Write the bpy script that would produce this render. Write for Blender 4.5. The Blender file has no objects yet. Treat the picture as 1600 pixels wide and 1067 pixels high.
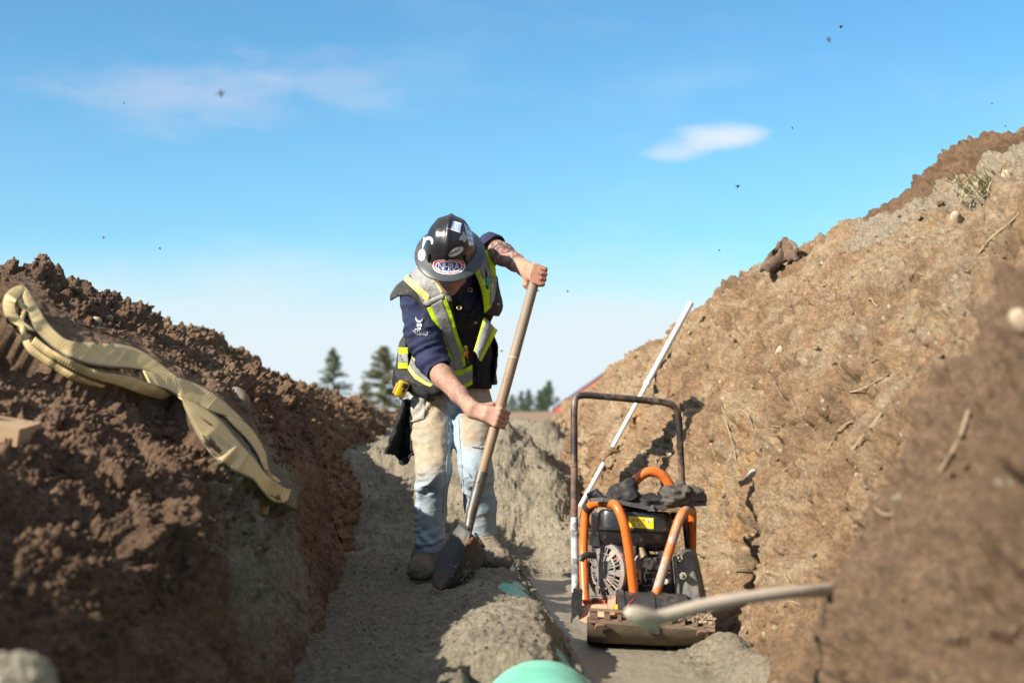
import bpy, bmesh, math, random
import numpy as np
from mathutils import Vector, Matrix, Euler, Quaternion
from mathutils.bvhtree import BVHTree

random.seed(7)
RNG = np.random.default_rng(11)
scene = bpy.context.scene
col = scene.collection

# ------------------------------------------------------------------ camera
CAM_H = 0.8
F = 2222.0
PITCH = math.atan(107.0 / F)
cam_data = bpy.data.cameras.new('camera')
cam = bpy.data.objects.new('camera', cam_data)
col.objects.link(cam)
cam.location = (0, 0, CAM_H)
cam.rotation_euler = (math.pi / 2 + PITCH, 0, 0)
cam_data.sensor_width = 36
cam_data.lens = 50
cam_data.clip_start = 0.05
cam_data.clip_end = 6000
cam_data.dof.use_dof = True
cam_data.dof.focus_distance = 5.75
cam_data.dof.aperture_fstop = 2.5
scene.camera = cam

# ------------------------------------------------------------------ sky, sun, exposure
SUN_EL = math.radians(32)
SUN_H = Vector((-0.84, -0.54, 0)).normalized()          # horizontal direction towards the sun
SUN_ROT = math.atan2(SUN_H.x, SUN_H.y)


def ray(px, py):
    a, b = (px - 800) / F, (533.5 - py) / F
    c, s = math.cos(PITCH), math.sin(PITCH)
    return Vector((a, c - b * s, s + b * c))


def P(px, py, Y):
    """the point of the place seen at that spot of the photograph, Y metres away"""
    d = ray(px, py)
    return Vector((0, 0, CAM_H)) + d * (Y / d.y)


world = bpy.data.worlds.new('World')
scene.world = world
world.use_nodes = True
wt = world.node_tree
wt.nodes.clear()


def wn(t, **kw):
    n = wt.nodes.new(t)
    for k, v in kw.items():
        setattr(n, k, v)
    return n


def wl(a, b):
    wt.links.new(a, b)


def wmath(op, a, b=None, clamp=False):
    n = wn('ShaderNodeMath', operation=op, use_clamp=clamp)
    for i, v in enumerate((a, b)):
        if v is None:
            continue
        if isinstance(v, (int, float)):
            n.inputs[i].default_value = v
        else:
            wl(v, n.inputs[i])
    return n.outputs[0]


def wrange(v, a, b, c, d):
    n = wn('ShaderNodeMapRange', interpolation_type='SMOOTHSTEP')
    wl(v, n.inputs[0])
    for i, q in enumerate((a, b, c, d)):
        n.inputs[i + 1].default_value = q
    return n.outputs[0]


sky = wn('ShaderNodeTexSky', sky_type='NISHITA', sun_disc=False)
sky.sun_elevation = SUN_EL
sky.sun_rotation = SUN_ROT
sky.altitude = 300
sky.air_density = 1.0
sky.dust_density = 0.5
sky.ozone_density = 2.5
tc = wn('ShaderNodeTexCoord')
sepd = wn('ShaderNodeSeparateXYZ')
wl(tc.outputs['Generated'], sepd.inputs[0])
stretch = wn('ShaderNodeMapping')
stretch.inputs['Scale'].default_value = (1.0, 1.0, 3.0)
wl(tc.outputs['Generated'], stretch.inputs[0])
nz1 = wn('ShaderNodeTexNoise')
nz1.inputs['Scale'].default_value = 5
nz1.inputs['Detail'].default_value = 6
nz1.inputs['Roughness'].default_value = 0.55
wl(stretch.outputs[0], nz1.inputs[0])
nz2 = wn('ShaderNodeTexNoise')
nz2.inputs['Scale'].default_value = 13
nz2.inputs['Detail'].default_value = 7
nz2.inputs['Roughness'].default_value = 0.6
wl(stretch.outputs[0], nz2.inputs[0])
# the bank of white cloud low all round the horizon
elev = wmath('ADD', sepd.outputs[2], wmath('MULTIPLY', wmath('SUBTRACT', nz1.outputs[0], 0.5), -0.08))
bank = wmath('ADD', wmath('MULTIPLY', wrange(elev, 0.045, 0.130, 1.0, 0.0), 0.90), wmath('MULTIPLY', wrange(elev, 0.05, 0.30, 1.0, 0.0), 0.10), True)


def cloud(px, py, wx, wz, lo, hi):
    d = ray(px, py).normalized()
    v = wn('ShaderNodeVectorMath', operation='SUBTRACT')
    wl(tc.outputs['Generated'], v.inputs[0])
    v.inputs[1].default_value = d
    m = wn('ShaderNodeVectorMath', operation='MULTIPLY')
    wl(v.outputs[0], m.inputs[0])
    m.inputs[1].default_value = (1 / wx, 1 / 0.6, 1 / wz)
    l = wn('ShaderNodeVectorMath', operation='LENGTH')
    wl(m.outputs[0], l.inputs[0])
    r = wmath('ADD', l.outputs['Value'], wmath('MULTIPLY', wmath('SUBTRACT', nz2.outputs[0], 0.5), 2.6))
    return wrange(r, lo, hi, 1.0, 0.0)


c1 = wmath('MULTIPLY', cloud(290, 150, 0.085, 0.026, 0.0, 1.35), 0.45)
c1b = wmath('MULTIPLY', cloud(520, 125, 0.05, 0.022, 0.1, 1.25), 0.3)
c2 = wmath('MULTIPLY', cloud(1135, 215, 0.024, 0.0085, 0.1, 1.35), 0.75)
c3 = wmath('MULTIPLY', cloud(1058, 240, 0.022, 0.0055, 0.0, 1.3), 0.5)
fair = wmath('MULTIPLY', wrange(nz1.outputs[0], 0.52, 0.8, 0.0, 1.0), 0.22)       # thin veil over the whole sky
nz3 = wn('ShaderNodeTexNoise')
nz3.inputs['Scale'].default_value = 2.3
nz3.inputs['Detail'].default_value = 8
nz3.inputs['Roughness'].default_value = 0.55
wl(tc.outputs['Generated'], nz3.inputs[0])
over = wmath('MULTIPLY', wmath('MULTIPLY', wrange(nz3.outputs[0], 0.40, 0.56, 0.0, 1.0), wrange(sepd.outputs[2], 0.30, 0.55, 0.0, 1.0)), 0.85)   # unseen cloud added above the view, makes the shade less blue


def wmix(fac, a, b):
    n = wn('ShaderNodeMix', data_type='RGBA')
    if isinstance(fac, float):
        n.inputs[0].default_value = fac
    else:
        wl(fac, n.inputs[0])
    for i, v in ((6, a), (7, b)):
        if isinstance(v, tuple):
            n.inputs[i].default_value = (*v, 1)
        else:
            wl(v, n.inputs[i])
    return n.outputs[2]


CL = 5.0
tint = wn('ShaderNodeMix', data_type='RGBA', blend_type='MULTIPLY')
tint.inputs[0].default_value = 1.0
wl(sky.outputs[0], tint.inputs[6])
tint.inputs[7].default_value = (0.48, 0.84, 0.93, 1)
skc = tint.outputs[2]
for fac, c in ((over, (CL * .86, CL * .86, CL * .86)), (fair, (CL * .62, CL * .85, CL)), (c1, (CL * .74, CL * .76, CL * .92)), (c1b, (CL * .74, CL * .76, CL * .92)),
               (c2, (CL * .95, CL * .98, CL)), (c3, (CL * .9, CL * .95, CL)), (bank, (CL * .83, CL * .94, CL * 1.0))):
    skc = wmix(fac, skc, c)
bg = wn('ShaderNodeBackground')
bg.inputs[1].default_value = 0.097
wl(skc, bg.inputs[0])
wo = wn('ShaderNodeOutputWorld')
wl(bg.outputs[0], wo.inputs[0])

sun_data = bpy.data.lights.new('sun', 'SUN')
sun_data.energy = 5.0
sun_data.angle = math.radians(0.5)
sun_data.color = (1.0, 0.92, 0.79)
sun = bpy.data.objects.new('sun', sun_data)
col.objects.link(sun)
sd = Vector((SUN_H.x * math.cos(SUN_EL), SUN_H.y * math.cos(SUN_EL), math.sin(SUN_EL)))
sun.rotation_euler = sd.to_track_quat('Z', 'Y').to_euler()
sun.location = sd * 50

scene.view_settings.view_transform = 'Standard'
scene.view_settings.look = 'None'
scene.view_settings.gamma = 1
scene.view_settings.use_curve_mapping = False
scene.view_settings.exposure = 0.98
scene.render.engine = 'CYCLES'
scene.cycles.use_denoising = True
scene.cycles.max_bounces = 6

# ------------------------------------------------------------------ numpy noise
_perm = RNG.permutation(256).astype(np.int32)
_grad = RNG.normal(size=(256, 3)).astype(np.float32)
_grad /= np.linalg.norm(_grad, axis=1)[:, None]
_jit = RNG.random((256, 3)).astype(np.float32)


def _h(ix, iy, iz):
    return _perm[(_perm[(_perm[ix & 255] + iy) & 255] + iz) & 255]


def perlin(p):
    p = np.asarray(p, np.float32)
    i = np.floor(p).astype(np.int32)
    f = p - i
    u = f * f * f * (f * (f * 6 - 15) + 10)
    out = 0
    for dx in (0, 1):
        wx = u[:, 0] if dx else 1 - u[:, 0]
        for dy in (0, 1):
            wy = u[:, 1] if dy else 1 - u[:, 1]
            for dz in (0, 1):
                wz = u[:, 2] if dz else 1 - u[:, 2]
                g = _grad[_h(i[:, 0] + dx, i[:, 1] + dy, i[:, 2] + dz)]
                out = out + wx * wy * wz * (g[:, 0] * (f[:, 0] - dx) + g[:, 1] * (f[:, 1] - dy) + g[:, 2] * (f[:, 2] - dz))
    return out * 1.5


def fbm(p, oct=4, gain=0.5, lac=2.03):
    p = np.asarray(p, np.float32)
    a, s, o = 1.0, 0, 0
    for k in range(oct):
        s = s + a * perlin(p + 17.3 * k)
        p = p * lac
        a *= gain
    return s


def worley(p):
    p = np.asarray(p, np.float32)
    i = np.floor(p).astype(np.int32)
    best = np.full(len(p), 9, np.float32)
    bid = np.zeros(len(p), np.int32)
    for dx in (-1, 0, 1):
        for dy in (-1, 0, 1):
            for dz in (-1, 0, 1):
                c = i + np.array([dx, dy, dz], np.int32)
                h = _h(c[:, 0], c[:, 1], c[:, 2])
                d = ((c + _jit[h] - p) ** 2).sum(1)
                m = d < best
                best[m] = d[m]
                bid[m] = h[m]
    return np.sqrt(best), bid


def lumps(p, scale):
    """rounded clods of uneven size"""
    q = p * scale
    d, b = worley(q + 0.35 * np.stack([perlin(q * 1.7), perlin(q * 1.7 + 9), perlin(q * 1.7 + 31)], 1))
    r = 0.35 + 0.5 * _jit[b][:, 0]
    return np.maximum(1 - (d / r) ** 2, 0) ** 0.72 * r / scale * .9


# ------------------------------------------------------------------ mesh helpers
def link(name, me, mat=None, parent=None, smooth=True):
    if mat is not None:
        for m in (mat if isinstance(mat, (list, tuple)) else [mat]):
            me.materials.append(m)
    if smooth:
        me.polygons.foreach_set('use_smooth', np.ones(len(me.polygons), bool))
    o = bpy.data.objects.new(name, me)
    col.objects.link(o)
    if parent is not None:
        o.parent = parent
        o.matrix_parent_inverse = parent.matrix_world.inverted()
    return o


def np_mesh(name, verts, faces):
    """faces: (n,3) or (n,4) int array"""
    me = bpy.data.meshes.new(name)
    verts = np.ascontiguousarray(verts, np.float32)
    faces = np.ascontiguousarray(faces, np.int32)
    k = faces.shape[1]
    me.vertices.add(len(verts))
    me.vertices.foreach_set('co', verts.ravel())
    me.loops.add(faces.size)
    me.loops.foreach_set('vertex_index', faces.ravel())
    me.polygons.add(len(faces))
    me.polygons.foreach_set('loop_start', np.arange(0, faces.size, k, dtype=np.int32))
    me.update(calc_edges=True)
    me.validate()
    return me


def attr(me, name, vals):
    a = me.attributes.new(name, 'FLOAT', 'POINT')
    a.data.foreach_set('value', np.ascontiguousarray(vals, np.float32))


def grid_faces(nv, nu, flip=False):
    i = np.arange(nv - 1)[:, None] * nu + np.arange(nu - 1)[None, :]
    q = np.stack([i, i + 1, i + nu + 1, i + nu], -1).reshape(-1, 4)
    return q[:, ::-1] if flip else q


def tag(o, label=None, cat=None, group=None, kind=None):
    for k, v in (('label', label), ('category', cat), ('group', group), ('kind', kind)):
        if v:
            o[k] = v
    return o


def empty(name, loc, label, cat, group=None):
    o = bpy.data.objects.new(name, None)
    o.empty_display_size = 0.1
    o.location = loc
    col.objects.link(o)
    bpy.context.view_layer.update()
    return tag(o, label, cat, group)


class MB:
    """collects simple solids and links them as ONE mesh object"""

    def __init__(self):
        self.v, self.f = [], []

    def add(self, vs, fs):
        b = len(self.v)
        self.v += [tuple(v) for v in vs]
        self.f += [[b + i for i in f] for f in fs]
        return self

    def box(self, c, size, rot=None, bev=0.0, taper=1.0):
        c = Vector(c)
        R = rot if rot is not None else Matrix.Identity(3)
        hx, hy, hz = [s / 2 for s in size]
        bm = bmesh.new()
        bmesh.ops.create_cube(bm, size=1)
        for v in bm.verts:
            t = taper if v.co.z > 0 else 1
            v.co = Vector((v.co.x * 2 * hx * t, v.co.y * 2 * hy * t, v.co.z * 2 * hz))
        if bev:
            bmesh.ops.bevel(bm, geom=bm.edges[:], offset=bev, segments=2, affect='EDGES', profile=0.5)
        self._bm(bm, R, c)
        return self

    def _bm(self, bm, R, c):
        bm.verts.ensure_lookup_table()
        self.add([R @ v.co + c for v in bm.verts], [[v.index for v in f.verts] for f in bm.faces])
        bm.free()

    def ball(self, c, r, rot=None, sub=2):
        bm = bmesh.new()
        bmesh.ops.create_icosphere(bm, subdivisions=sub, radius=1)
        r = (r, r, r) if isinstance(r, (int, float)) else r
        for v in bm.verts:
            v.co = Vector((v.co.x * r[0], v.co.y * r[1], v.co.z * r[2]))
        self._bm(bm, rot if rot is not None else Matrix.Identity(3), Vector(c))
        return self

    def tube(self, pts, r, n=12, caps=True, round_=0, flat=1.0):
        """swept pipe; r a number or one per point; round_ = corner radius"""
        pts = [Vector(p) for p in pts]
        rs = [r] * len(pts) if isinstance(r, (int, float)) else list(r)
        if round_:
            q, qr = [pts[0]], [rs[0]]
            for i in range(1, len(pts) - 1):
                a, b, c = pts[i - 1], pts[i], pts[i + 1]
                t = min(round_, (a - b).length * .48, (c - b).length * .48)
                p0, p1 = b + (a - b).normalized() * t, b + (c - b).normalized() * t
                for k in range(7):
                    s = k / 6
                    q.append(p0 * (1 - s) ** 2 + b * 2 * s * (1 - s) + p1 * s * s)
                    qr.append(rs[i])
            q.append(pts[-1])
            qr.append(rs[-1])
            pts, rs = q, qr
        up = None
        vs, fs = [], []
        for i, p in enumerate(pts):
            d = (pts[min(i + 1, len(pts) - 1)] - pts[max(i - 1, 0)]).normalized()
            if up is None:
                up = d.orthogonal().normalized()
            up = (up - d * up.dot(d)).normalized()
            s = d.cross(up)
            for k in range(n):
                a = 2 * math.pi * k / n
                vs.append(p + (up * math.cos(a) + s * math.sin(a) * flat) * rs[i])
        m = len(pts)
        for i in range(m - 1):
            for k in range(n):
                fs.append([i * n + k, i * n + (k + 1) % n, (i + 1) * n + (k + 1) % n, (i + 1) * n + k])
        if caps:
            fs.append(list(range(n))[::-1])
            fs.append([(m - 1) * n + k for k in range(n)])
        return self.add(vs, fs)

    def cyl(self, a, b, r, n=20, r2=None):
        return self.tube([a, b], [r, r if r2 is None else r2], n)

    def lathe(self, prof, M, n=32):
        """prof: (radius, height) list turned about the local Z of matrix M"""
        vs, fs = [], []
        for r, z in prof:
            for k in range(n):
                a = 2 * math.pi * k / n
                vs.append(M @ Vector((r * math.cos(a), r * math.sin(a), z)))
        for i in range(len(prof) - 1):
            for k in range(n):
                fs.append([i * n + k, i * n + (k + 1) % n, (i + 1) * n + (k + 1) % n, (i + 1) * n + k])
        return self.add(vs, fs)

    def prism(self, poly, off):
        """polygon (list of 3d points) pushed along vector off"""
        n = len(poly)
        poly = [Vector(p) for p in poly]
        vs = poly + [p + Vector(off) for p in poly]
        fs = [list(range(n)), list(range(2 * n - 1, n - 1, -1))]
        fs += [[i, i + n, (i + 1) % n + n, (i + 1) % n] for i in range(n)]
        return self.add(vs, fs)

    def build(self, name, mat, parent=None, smooth=True, angle=40):
        me = bpy.data.meshes.new(name)
        me.from_pydata(self.v, [], self.f)
        bm = bmesh.new()
        bm.from_mesh(me)
        bmesh.ops.recalc_face_normals(bm, faces=bm.faces[:])
        bm.to_mesh(me)
        bm.free()
        o = link(name, me, mat, parent, smooth)
        if smooth:
            me.set_sharp_from_angle(angle=math.radians(angle))
        return o


# ------------------------------------------------------------------ materials
class NT:
    def __init__(self, name):
        self.m = bpy.data.materials.new(name)
        self.m.use_nodes = True
        self.t = self.m.node_tree
        self.b = self.t.nodes['Principled BSDF']
        self.tc = self.t.nodes.new('ShaderNodeTexCoord').outputs['Object']

    def new(self, t, **kw):
        n = self.t.nodes.new(t)
        for k, v in kw.items():
            setattr(n, k, v)
        return n

    def put(self, v, sock):
        if isinstance(v, (int, float)):
            sock.default_value = v
        elif isinstance(v, (tuple, list)):
            sock.default_value = (*v, 1) if len(v) == 3 and sock.type == 'RGBA' else v
        else:
            self.t.links.new(v, sock)

    def noise(self, scale, detail=5, rough=0.6, vec=None, stretch=None, dist=0.0):
        n = self.new('ShaderNodeTexNoise')
        v = vec or self.tc
        if stretch:
            mp = self.new('ShaderNodeMapping')
            mp.inputs['Scale'].default_value = stretch
            self.put(v, mp.inputs[0])
            v = mp.outputs[0]
        self.put(v, n.inputs[0])
        n.inputs['Scale'].default_value = scale
        n.inputs['Detail'].default_value = detail
        n.inputs['Roughness'].default_value = rough
        n.inputs['Distortion'].default_value = dist
        return n.outputs[0]

    def vor(self, scale, feature='F1', out='Distance'):
        n = self.new('ShaderNodeTexVoronoi', feature=feature)
        self.put(self.tc, n.inputs[0])
        n.inputs['Scale'].default_value = scale
        return n.outputs[out]

    def rng(self, v, a, b, c=0.0, d=1.0):
        n = self.new('ShaderNodeMapRange')
        self.put(v, n.inputs[0])
        for i, q in enumerate((a, b, c, d)):
            n.inputs[i + 1].default_value = q
        return n.outputs[0]

    def math(self, op, a, b=0.0):
        n = self.new('ShaderNodeMath', operation=op)
        self.put(a, n.inputs[0])
        self.put(b, n.inputs[1])
        return n.outputs[0]

    def mix(self, fac, a, b, blend='MIX'):
        n = self.new('ShaderNodeMix', data_type='RGBA', blend_type=blend)
        self.put(fac, n.inputs[0])
        self.put(a, n.inputs[6])
        self.put(b, n.inputs[7])
        return n.outputs[2]

    def ramp(self, v, stops):
        n = self.new('ShaderNodeValToRGB')
        self.put(v, n.inputs[0])
        e = n.color_ramp.elements
        while len(e) < len(stops):
            e.new(0.5)
        for k, (p, c) in enumerate(stops):
            e[k].position = p
            e[k].color = (*c, 1)
        return n.outputs[0]

    def attr(self, name):
        return self.new('ShaderNodeAttribute', attribute_name=name).outputs['Fac']

    def bump(self, h, strength, dist=0.01, prev=None):
        n = self.new('ShaderNodeBump')
        n.inputs['Strength'].default_value = strength
        n.inputs['Distance'].default_value = dist
        self.put(h, n.inputs['Height'])
        if prev is not None:
            self.put(prev, n.inputs['Normal'])
        return n.outputs[0]

    def out(self, color, rough=0.9, normal=None, metal=0.0, spec=None, **kw):
        self.put(color, self.b.inputs['Base Color'])
        self.put(rough, self.b.inputs['Roughness'])
        self.put(metal, self.b.inputs['Metallic'])
        if spec is not None:
            self.b.inputs['Specular IOR Level'].default_value = spec
        if normal is not None:
            self.put(normal, self.b.inputs['Normal'])
        for k, v in kw.items():
            self.put(v, self.b.inputs[k])
        return self.m


def mat(name, c1, c2=None, scale=20, rough=0.8, metal=0.0, bump=0.0, bscale=None, lo=0.35, hi=0.65, dirt=None, dscale=9, damt=(0.5, 0.62), spec=None, stretch=None, bdist=0.003):
    n = NT(name)
    c = c1
    if c2:
        c = n.mix(n.rng(n.noise(scale, 6, stretch=stretch), lo, hi), c1, c2)
    if dirt:
        c = n.mix(n.rng(n.noise(dscale, 8, 0.7), *damt), c, dirt)
    nm = n.bump(n.noise(bscale or scale * 4, 5, stretch=stretch), bump, bdist) if bump else None
    return n.out(c, rough, nm, metal, spec)


def soil(name, stops, scale=0.9, second=None, fleck=None, grain=(60, 0.5), mask=None, wet=None, rough=0.95, lobe=None):
    n = NT(name)
    c = n.ramp(n.noise(scale, 9, 0.68, dist=0.4), stops)
    if second:
        c = n.mix(n.rng(n.noise(scale * 3.3, 8, 0.7), 0.5, 0.66), c, second)
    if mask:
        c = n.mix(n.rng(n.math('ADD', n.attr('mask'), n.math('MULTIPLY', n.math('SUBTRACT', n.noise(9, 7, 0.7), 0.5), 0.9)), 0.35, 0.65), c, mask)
    if lobe:
        c = n.mix(n.rng(n.math('ADD', n.attr('lobe'), n.math('MULTIPLY', n.math('SUBTRACT', n.noise(5, 7, 0.7), 0.5), 0.9)), 0.35, 0.65), c, lobe)
    # grain: every crumb a little lighter or darker
    c = n.mix(1.0, c, n.ramp(n.noise(38, 8, 0.75), [(0.3, (.62, .6, .58)), (0.5, (1, 1, 1)), (0.72, (1.4, 1.36, 1.3))]), 'MULTIPLY')
    c = n.mix(0.8, c, n.ramp(n.vor(170, out='Color'), [(0.1, (.7, .7, .7)), (0.9, (1.3, 1.3, 1.3))]), 'MULTIPLY')
    if fleck:
        s, amt, fc = fleck
        v = n.new('ShaderNodeTexVoronoi')
        n.put(n.tc, v.inputs[0])
        v.inputs['Scale'].default_value = s
        sp = n.new('ShaderNodeSeparateColor')
        n.put(v.outputs['Color'], sp.inputs[0])
        pick = n.math('GREATER_THAN', sp.outputs[0], 1 - amt)
        inside = n.math('LESS_THAN', v.outputs['Distance'], 0.36)
        c = n.mix(n.math('MULTIPLY', pick, inside), c, fc)
    r = rough
    if wet:
        w = n.rng(n.math('ADD', n.attr('wet'), n.math('MULTIPLY', n.math('SUBTRACT', n.noise(14, 6), 0.5), 0.5)), 0.35, 0.6)
        c = n.mix(w, c, wet)
        r = n.rng(w, 0, 1, rough, 0.42)
    nm = n.bump(n.noise(grain[0], 10, 0.80), grain[1], grain[2] if len(grain) > 2 else 0.012)
    nm = n.bump(n.noise(grain[0] * 4.5, 4, 0.7), 0.55, 0.004, nm)
    return n.out(c, r, nm, spec=0.25)
# ================================================================== THE GROUND
def inside(px, py, poly):
    px, py = np.asarray(px), np.asarray(py)
    c = np.zeros(px.shape, bool)
    n = len(poly)
    for i in range(n):
        x0, y0 = poly[i]
        x1, y1 = poly[(i + 1) % n]
        m = ((y0 > py) != (y1 > py)) & (px < (x1 - x0) * (py - y0) / (y1 - y0 + 1e-9) + x0)
        c ^= m
    return c


def pix(v):
    """where points of the place lie in the photograph's frame"""
    c, s = math.cos(PITCH), math.sin(PITCH)
    y = v[:, 1] * c + (v[:, 2] - CAM_H) * s
    z = -v[:, 1] * s + (v[:, 2] - CAM_H) * c
    return 800 + F * v[:, 0] / y, 533.5 - F * z / y


SK = 0.072                                     # the trench runs slightly to the left: x = u - SK * y


def sstep(a, b, x):
    t = np.clip((x - a) / (b - a), 0, 1)
    return t * t * (3 - 2 * t)


def catmull(C, nseg):
    """C: (rows, k, 2) control polylines -> smooth polylines, nseg[i] points in span i"""
    k = C.shape[1]
    out = []
    for i in range(k - 1):
        p0, p1, p2, p3 = C[:, max(i - 1, 0)], C[:, i], C[:, i + 1], C[:, min(i + 2, k - 1)]
        for t in np.arange(nseg[i]) / nseg[i]:
            out.append(0.5 * (2 * p1 + (p2 - p0) * t + (2 * p0 - 5 * p1 + 4 * p2 - p3) * t * t + (3 * p1 - p0 - 3 * p2 + p3) * t ** 3))
    out.append(C[:, -1])
    return np.stack(out, 1)


def sweep(sections, ys, nseg, soft=0.25):
    """(rows, cols, 3) base surface from cross-sections {Y: [(u, z), ...]}"""
    Y = sorted(sections)
    A = np.array([sections[y] for y in Y], float)
    C = np.empty((len(ys),) + A.shape[1:])
    w = np.linspace(-soft, soft, 5)
    for a in range(A.shape[1]):
        for b in range(2):
            C[:, a, b] = np.mean([np.interp(ys + q, Y, A[:, a, b]) for q in w], 0)
    S = catmull(C, nseg)
    yy = np.repeat(ys[:, None], S.shape[1], 1)
    return np.stack([S[..., 0] - SK * yy, yy, S[..., 1]], -1)


def normals(G):
    du = np.gradient(G, axis=1)
    dv = np.gradient(G, axis=0)
    n = np.cross(du, dv)
    return n / np.maximum(np.linalg.norm(n, axis=-1, keepdims=True), 1e-9)


def logys(segs):
    out = []
    for a, b, n in segs:
        out.append(np.geomspace(a, b, n, endpoint=False) if a > 0 else np.linspace(a, b, n, endpoint=False))
    return np.concatenate(out + [[segs[-1][1]]])


def bvh_of(me):
    return BVHTree.FromPolygons([v.co for v in me.vertices], [tuple(p.vertices) for p in me.polygons])


class Surf:
    """a fast ray test against the undisplaced + displaced grid (coarse copy)"""

    def __init__(self, G, step=2):
        g = G[::step, ::step]
        q = grid_faces(g.shape[0], g.shape[1])
        self.t = BVHTree.FromPolygons(g.reshape(-1, 3).tolist(), q.tolist())

    def hit(self, px, py):
        return self.t.ray_cast(Vector((0, 0, CAM_H)), ray(px, py).normalized())[0]


def make_ground(name, G, disp, m, masks=None, flip=False):
    N = normals(G)
    if flip:
        N = -N
    p = G.reshape(-1, 3).astype(np.float32)
    d = disp(p, N.reshape(-1, 3))
    q = p + (N.reshape(-1, 3) * d[:, None] if d.ndim == 1 else d)
    me = np_mesh(name, q, grid_faces(G.shape[0], G.shape[1], flip))
    for k, fn in (masks or {}).items():
        attr(me, k, fn(q))
    o = link(name, me, m)
    tag(o, kind='structure')
    return o, q.reshape(G.shape)


# ---- materials of the ground
M_left = soil('dark_brown_soil', [(0.28, (.132, .083, .055)), (0.45, (.22, .137, .088)), (0.6, (.305, .197, .127)), (0.78, (.38, .27, .185))],
              1.3, second=(.20, .120, .072), fleck=(26, 0.012, (.32, .27, .21)), mask=(.29, .255, .185), grain=(42, 1.0, .035))
M_spoil = soil('brown_spoil', [(0.28, (.12, .074, .045)), (0.45, (.205, .126, .074)), (0.6, (.285, .182, .103)), (0.78, (.36, .245, .15))],
               1.6, second=(.165, .100, .056), fleck=(20, 0.02, (.36, .28, .19)), grain=(38, 1.0, .03))
M_right = soil('ochre_bank_soil', [(0.28, (.13, .085, .052)), (0.40, (.225, .142, .082)), (0.50, (.315, .205, .118)), (0.58, (.345, .262, .172)), (0.66, (.37, .22, .10)), (0.80, (.45, .255, .085))],
               1.9, second=(.215, .135, .076), fleck=(48, 0.022, (.44, .37, .28)), mask=(.30, .25, .18), grain=(42, 1.0, .020), lobe=(.215, .140, .088))
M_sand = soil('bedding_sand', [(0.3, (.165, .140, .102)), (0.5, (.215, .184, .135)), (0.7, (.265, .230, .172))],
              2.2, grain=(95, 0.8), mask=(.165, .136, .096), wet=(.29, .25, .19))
M_far = soil('far_earth', [(0.3, (.16, .10, .06)), (0.5, (.24, .16, .10)), (0.7, (.30, .22, .15))], 0.05, grain=(3, 0.3))


def clod_disp(big, c1, c2, c3, fine=0.006):
    def f(p, n):
        d = big * fbm(p * np.array([1.3, 0.8, 1.5]), 4, 0.5)
        k = np.clip(.55 + 1.3 * fbm(p * 2.1 + 21, 3), .1, 1.3)
        d = d + k * (c1 * lumps(p, 10.0) + c2 * lumps(p + 3.1, 19.0) + c3 * lumps(p + 7.7, 36.0)) + c3 * lumps(p + 4.4, 70.0)
        d = d - .10 * np.clip(fbm(p * 4.3 + 55, 4, .6) - .30, 0, 1)
        d = d + 0.022 * fbm(p * 9, 5, 0.62) + fine * fbm(p * 60, 2) - .5 * big
        return d
    return f


# ---- left bank, the side with the lifting sling
L = {
    -3.0: [(-6, .5), (-3.2, .8), (-2.2, .9), (-1.6, .85), (-1.2, .75), (-.95, .62), (-.74, .45), (-.55, .15), (-.44, -.15)],
    2.2: [(-6, .5), (-3, .7), (-2.0, .80), (-1.5, .72), (-1.15, .62), (-.92, .54), (-.70, .45), (-.50, .18), (-.36, -.15)],
    2.9: [(-6, .5), (-3, .75), (-2.0, .92), (-1.5, .84), (-1.15, .70), (-.90, .59), (-.67, .51), (-.45, .20), (-.31, -.15)],
    3.5: [(-6, .5), (-3, .8), (-1.95, 1.10), (-1.42, .98), (-1.08, .82), (-.80, .67), (-.59, .56), (-.41, .24), (-.28, -.15)],
    4.2: [(-6, .5), (-3, .85), (-1.9, 1.22), (-1.45, 1.15), (-1.1, .98), (-.82, .80), (-.57, .63), (-.40, .28), (-.26, -.15)],
    5.2: [(-6, .5), (-3, .9), (-1.9, 1.30), (-1.45, 1.36), (-1.1, 1.20), (-.8, 1.01), (-.56, .80), (-.39, .36), (-.25, -.15)],
    7.0: [(-6, .5), (-3, .8), (-1.9, 1.24), (-1.32, 1.28), (-1.07, 1.14), (-.76, .95), (-.55, .77), (-.36, .36), (-.2, -.15)],
    7.45: [(-6, .4), (-3, .6), (-1.9, .7), (-1.4, .7), (-1.15, .6), (-.85, .5), (-.6, .4), (-.4, .2), (-.25, -.25)],
}
ysL = logys([(-3, 2.0, 30), (2.0, 7.45, 760)])
GL = sweep(L, ysL, [10, 24, 60, 75, 75, 70, 60, 60], 0.12)


def sling_path(p):
    X, Y = pix(p)
    return inside(X, Y, [(0, 440), (45, 435), (70, 470), (130, 520), (210, 530), (300, 590), (390, 645), (425, 720), (470, 750), (450, 800), (400, 775), (310, 700), (270, 625), (150, 600), (60, 550), (0, 520)]) & (p[:, 1] > 2)


def disp_left(p, n):
    u = p[:, 0] + SK * p[:, 1]
    cut = np.clip((u + 0.53 + .05 * perlin(p * 3)) / 0.14, 0, 1) * .85            # the cut face below the nose is smoother, scraped downwards
    a = clod_disp(0.08, 0.95, 0.95, 0.8)(p, n) - .02
    b = 0.07 * fbm(p * np.array([1.3, .8, 1.5]), 4) + 0.03 * fbm(p * np.array([5, 5, 2.2]), 4) + 0.012 * fbm(p * np.array([24, 24, 10]), 3) + 0.35 * lumps(p, 14) + .3 * lumps(p + 8, 34) - .03
    d = a * (1 - cut) + b * cut
    return np.where(sling_path(p), .2 * d + .035, d)


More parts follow.
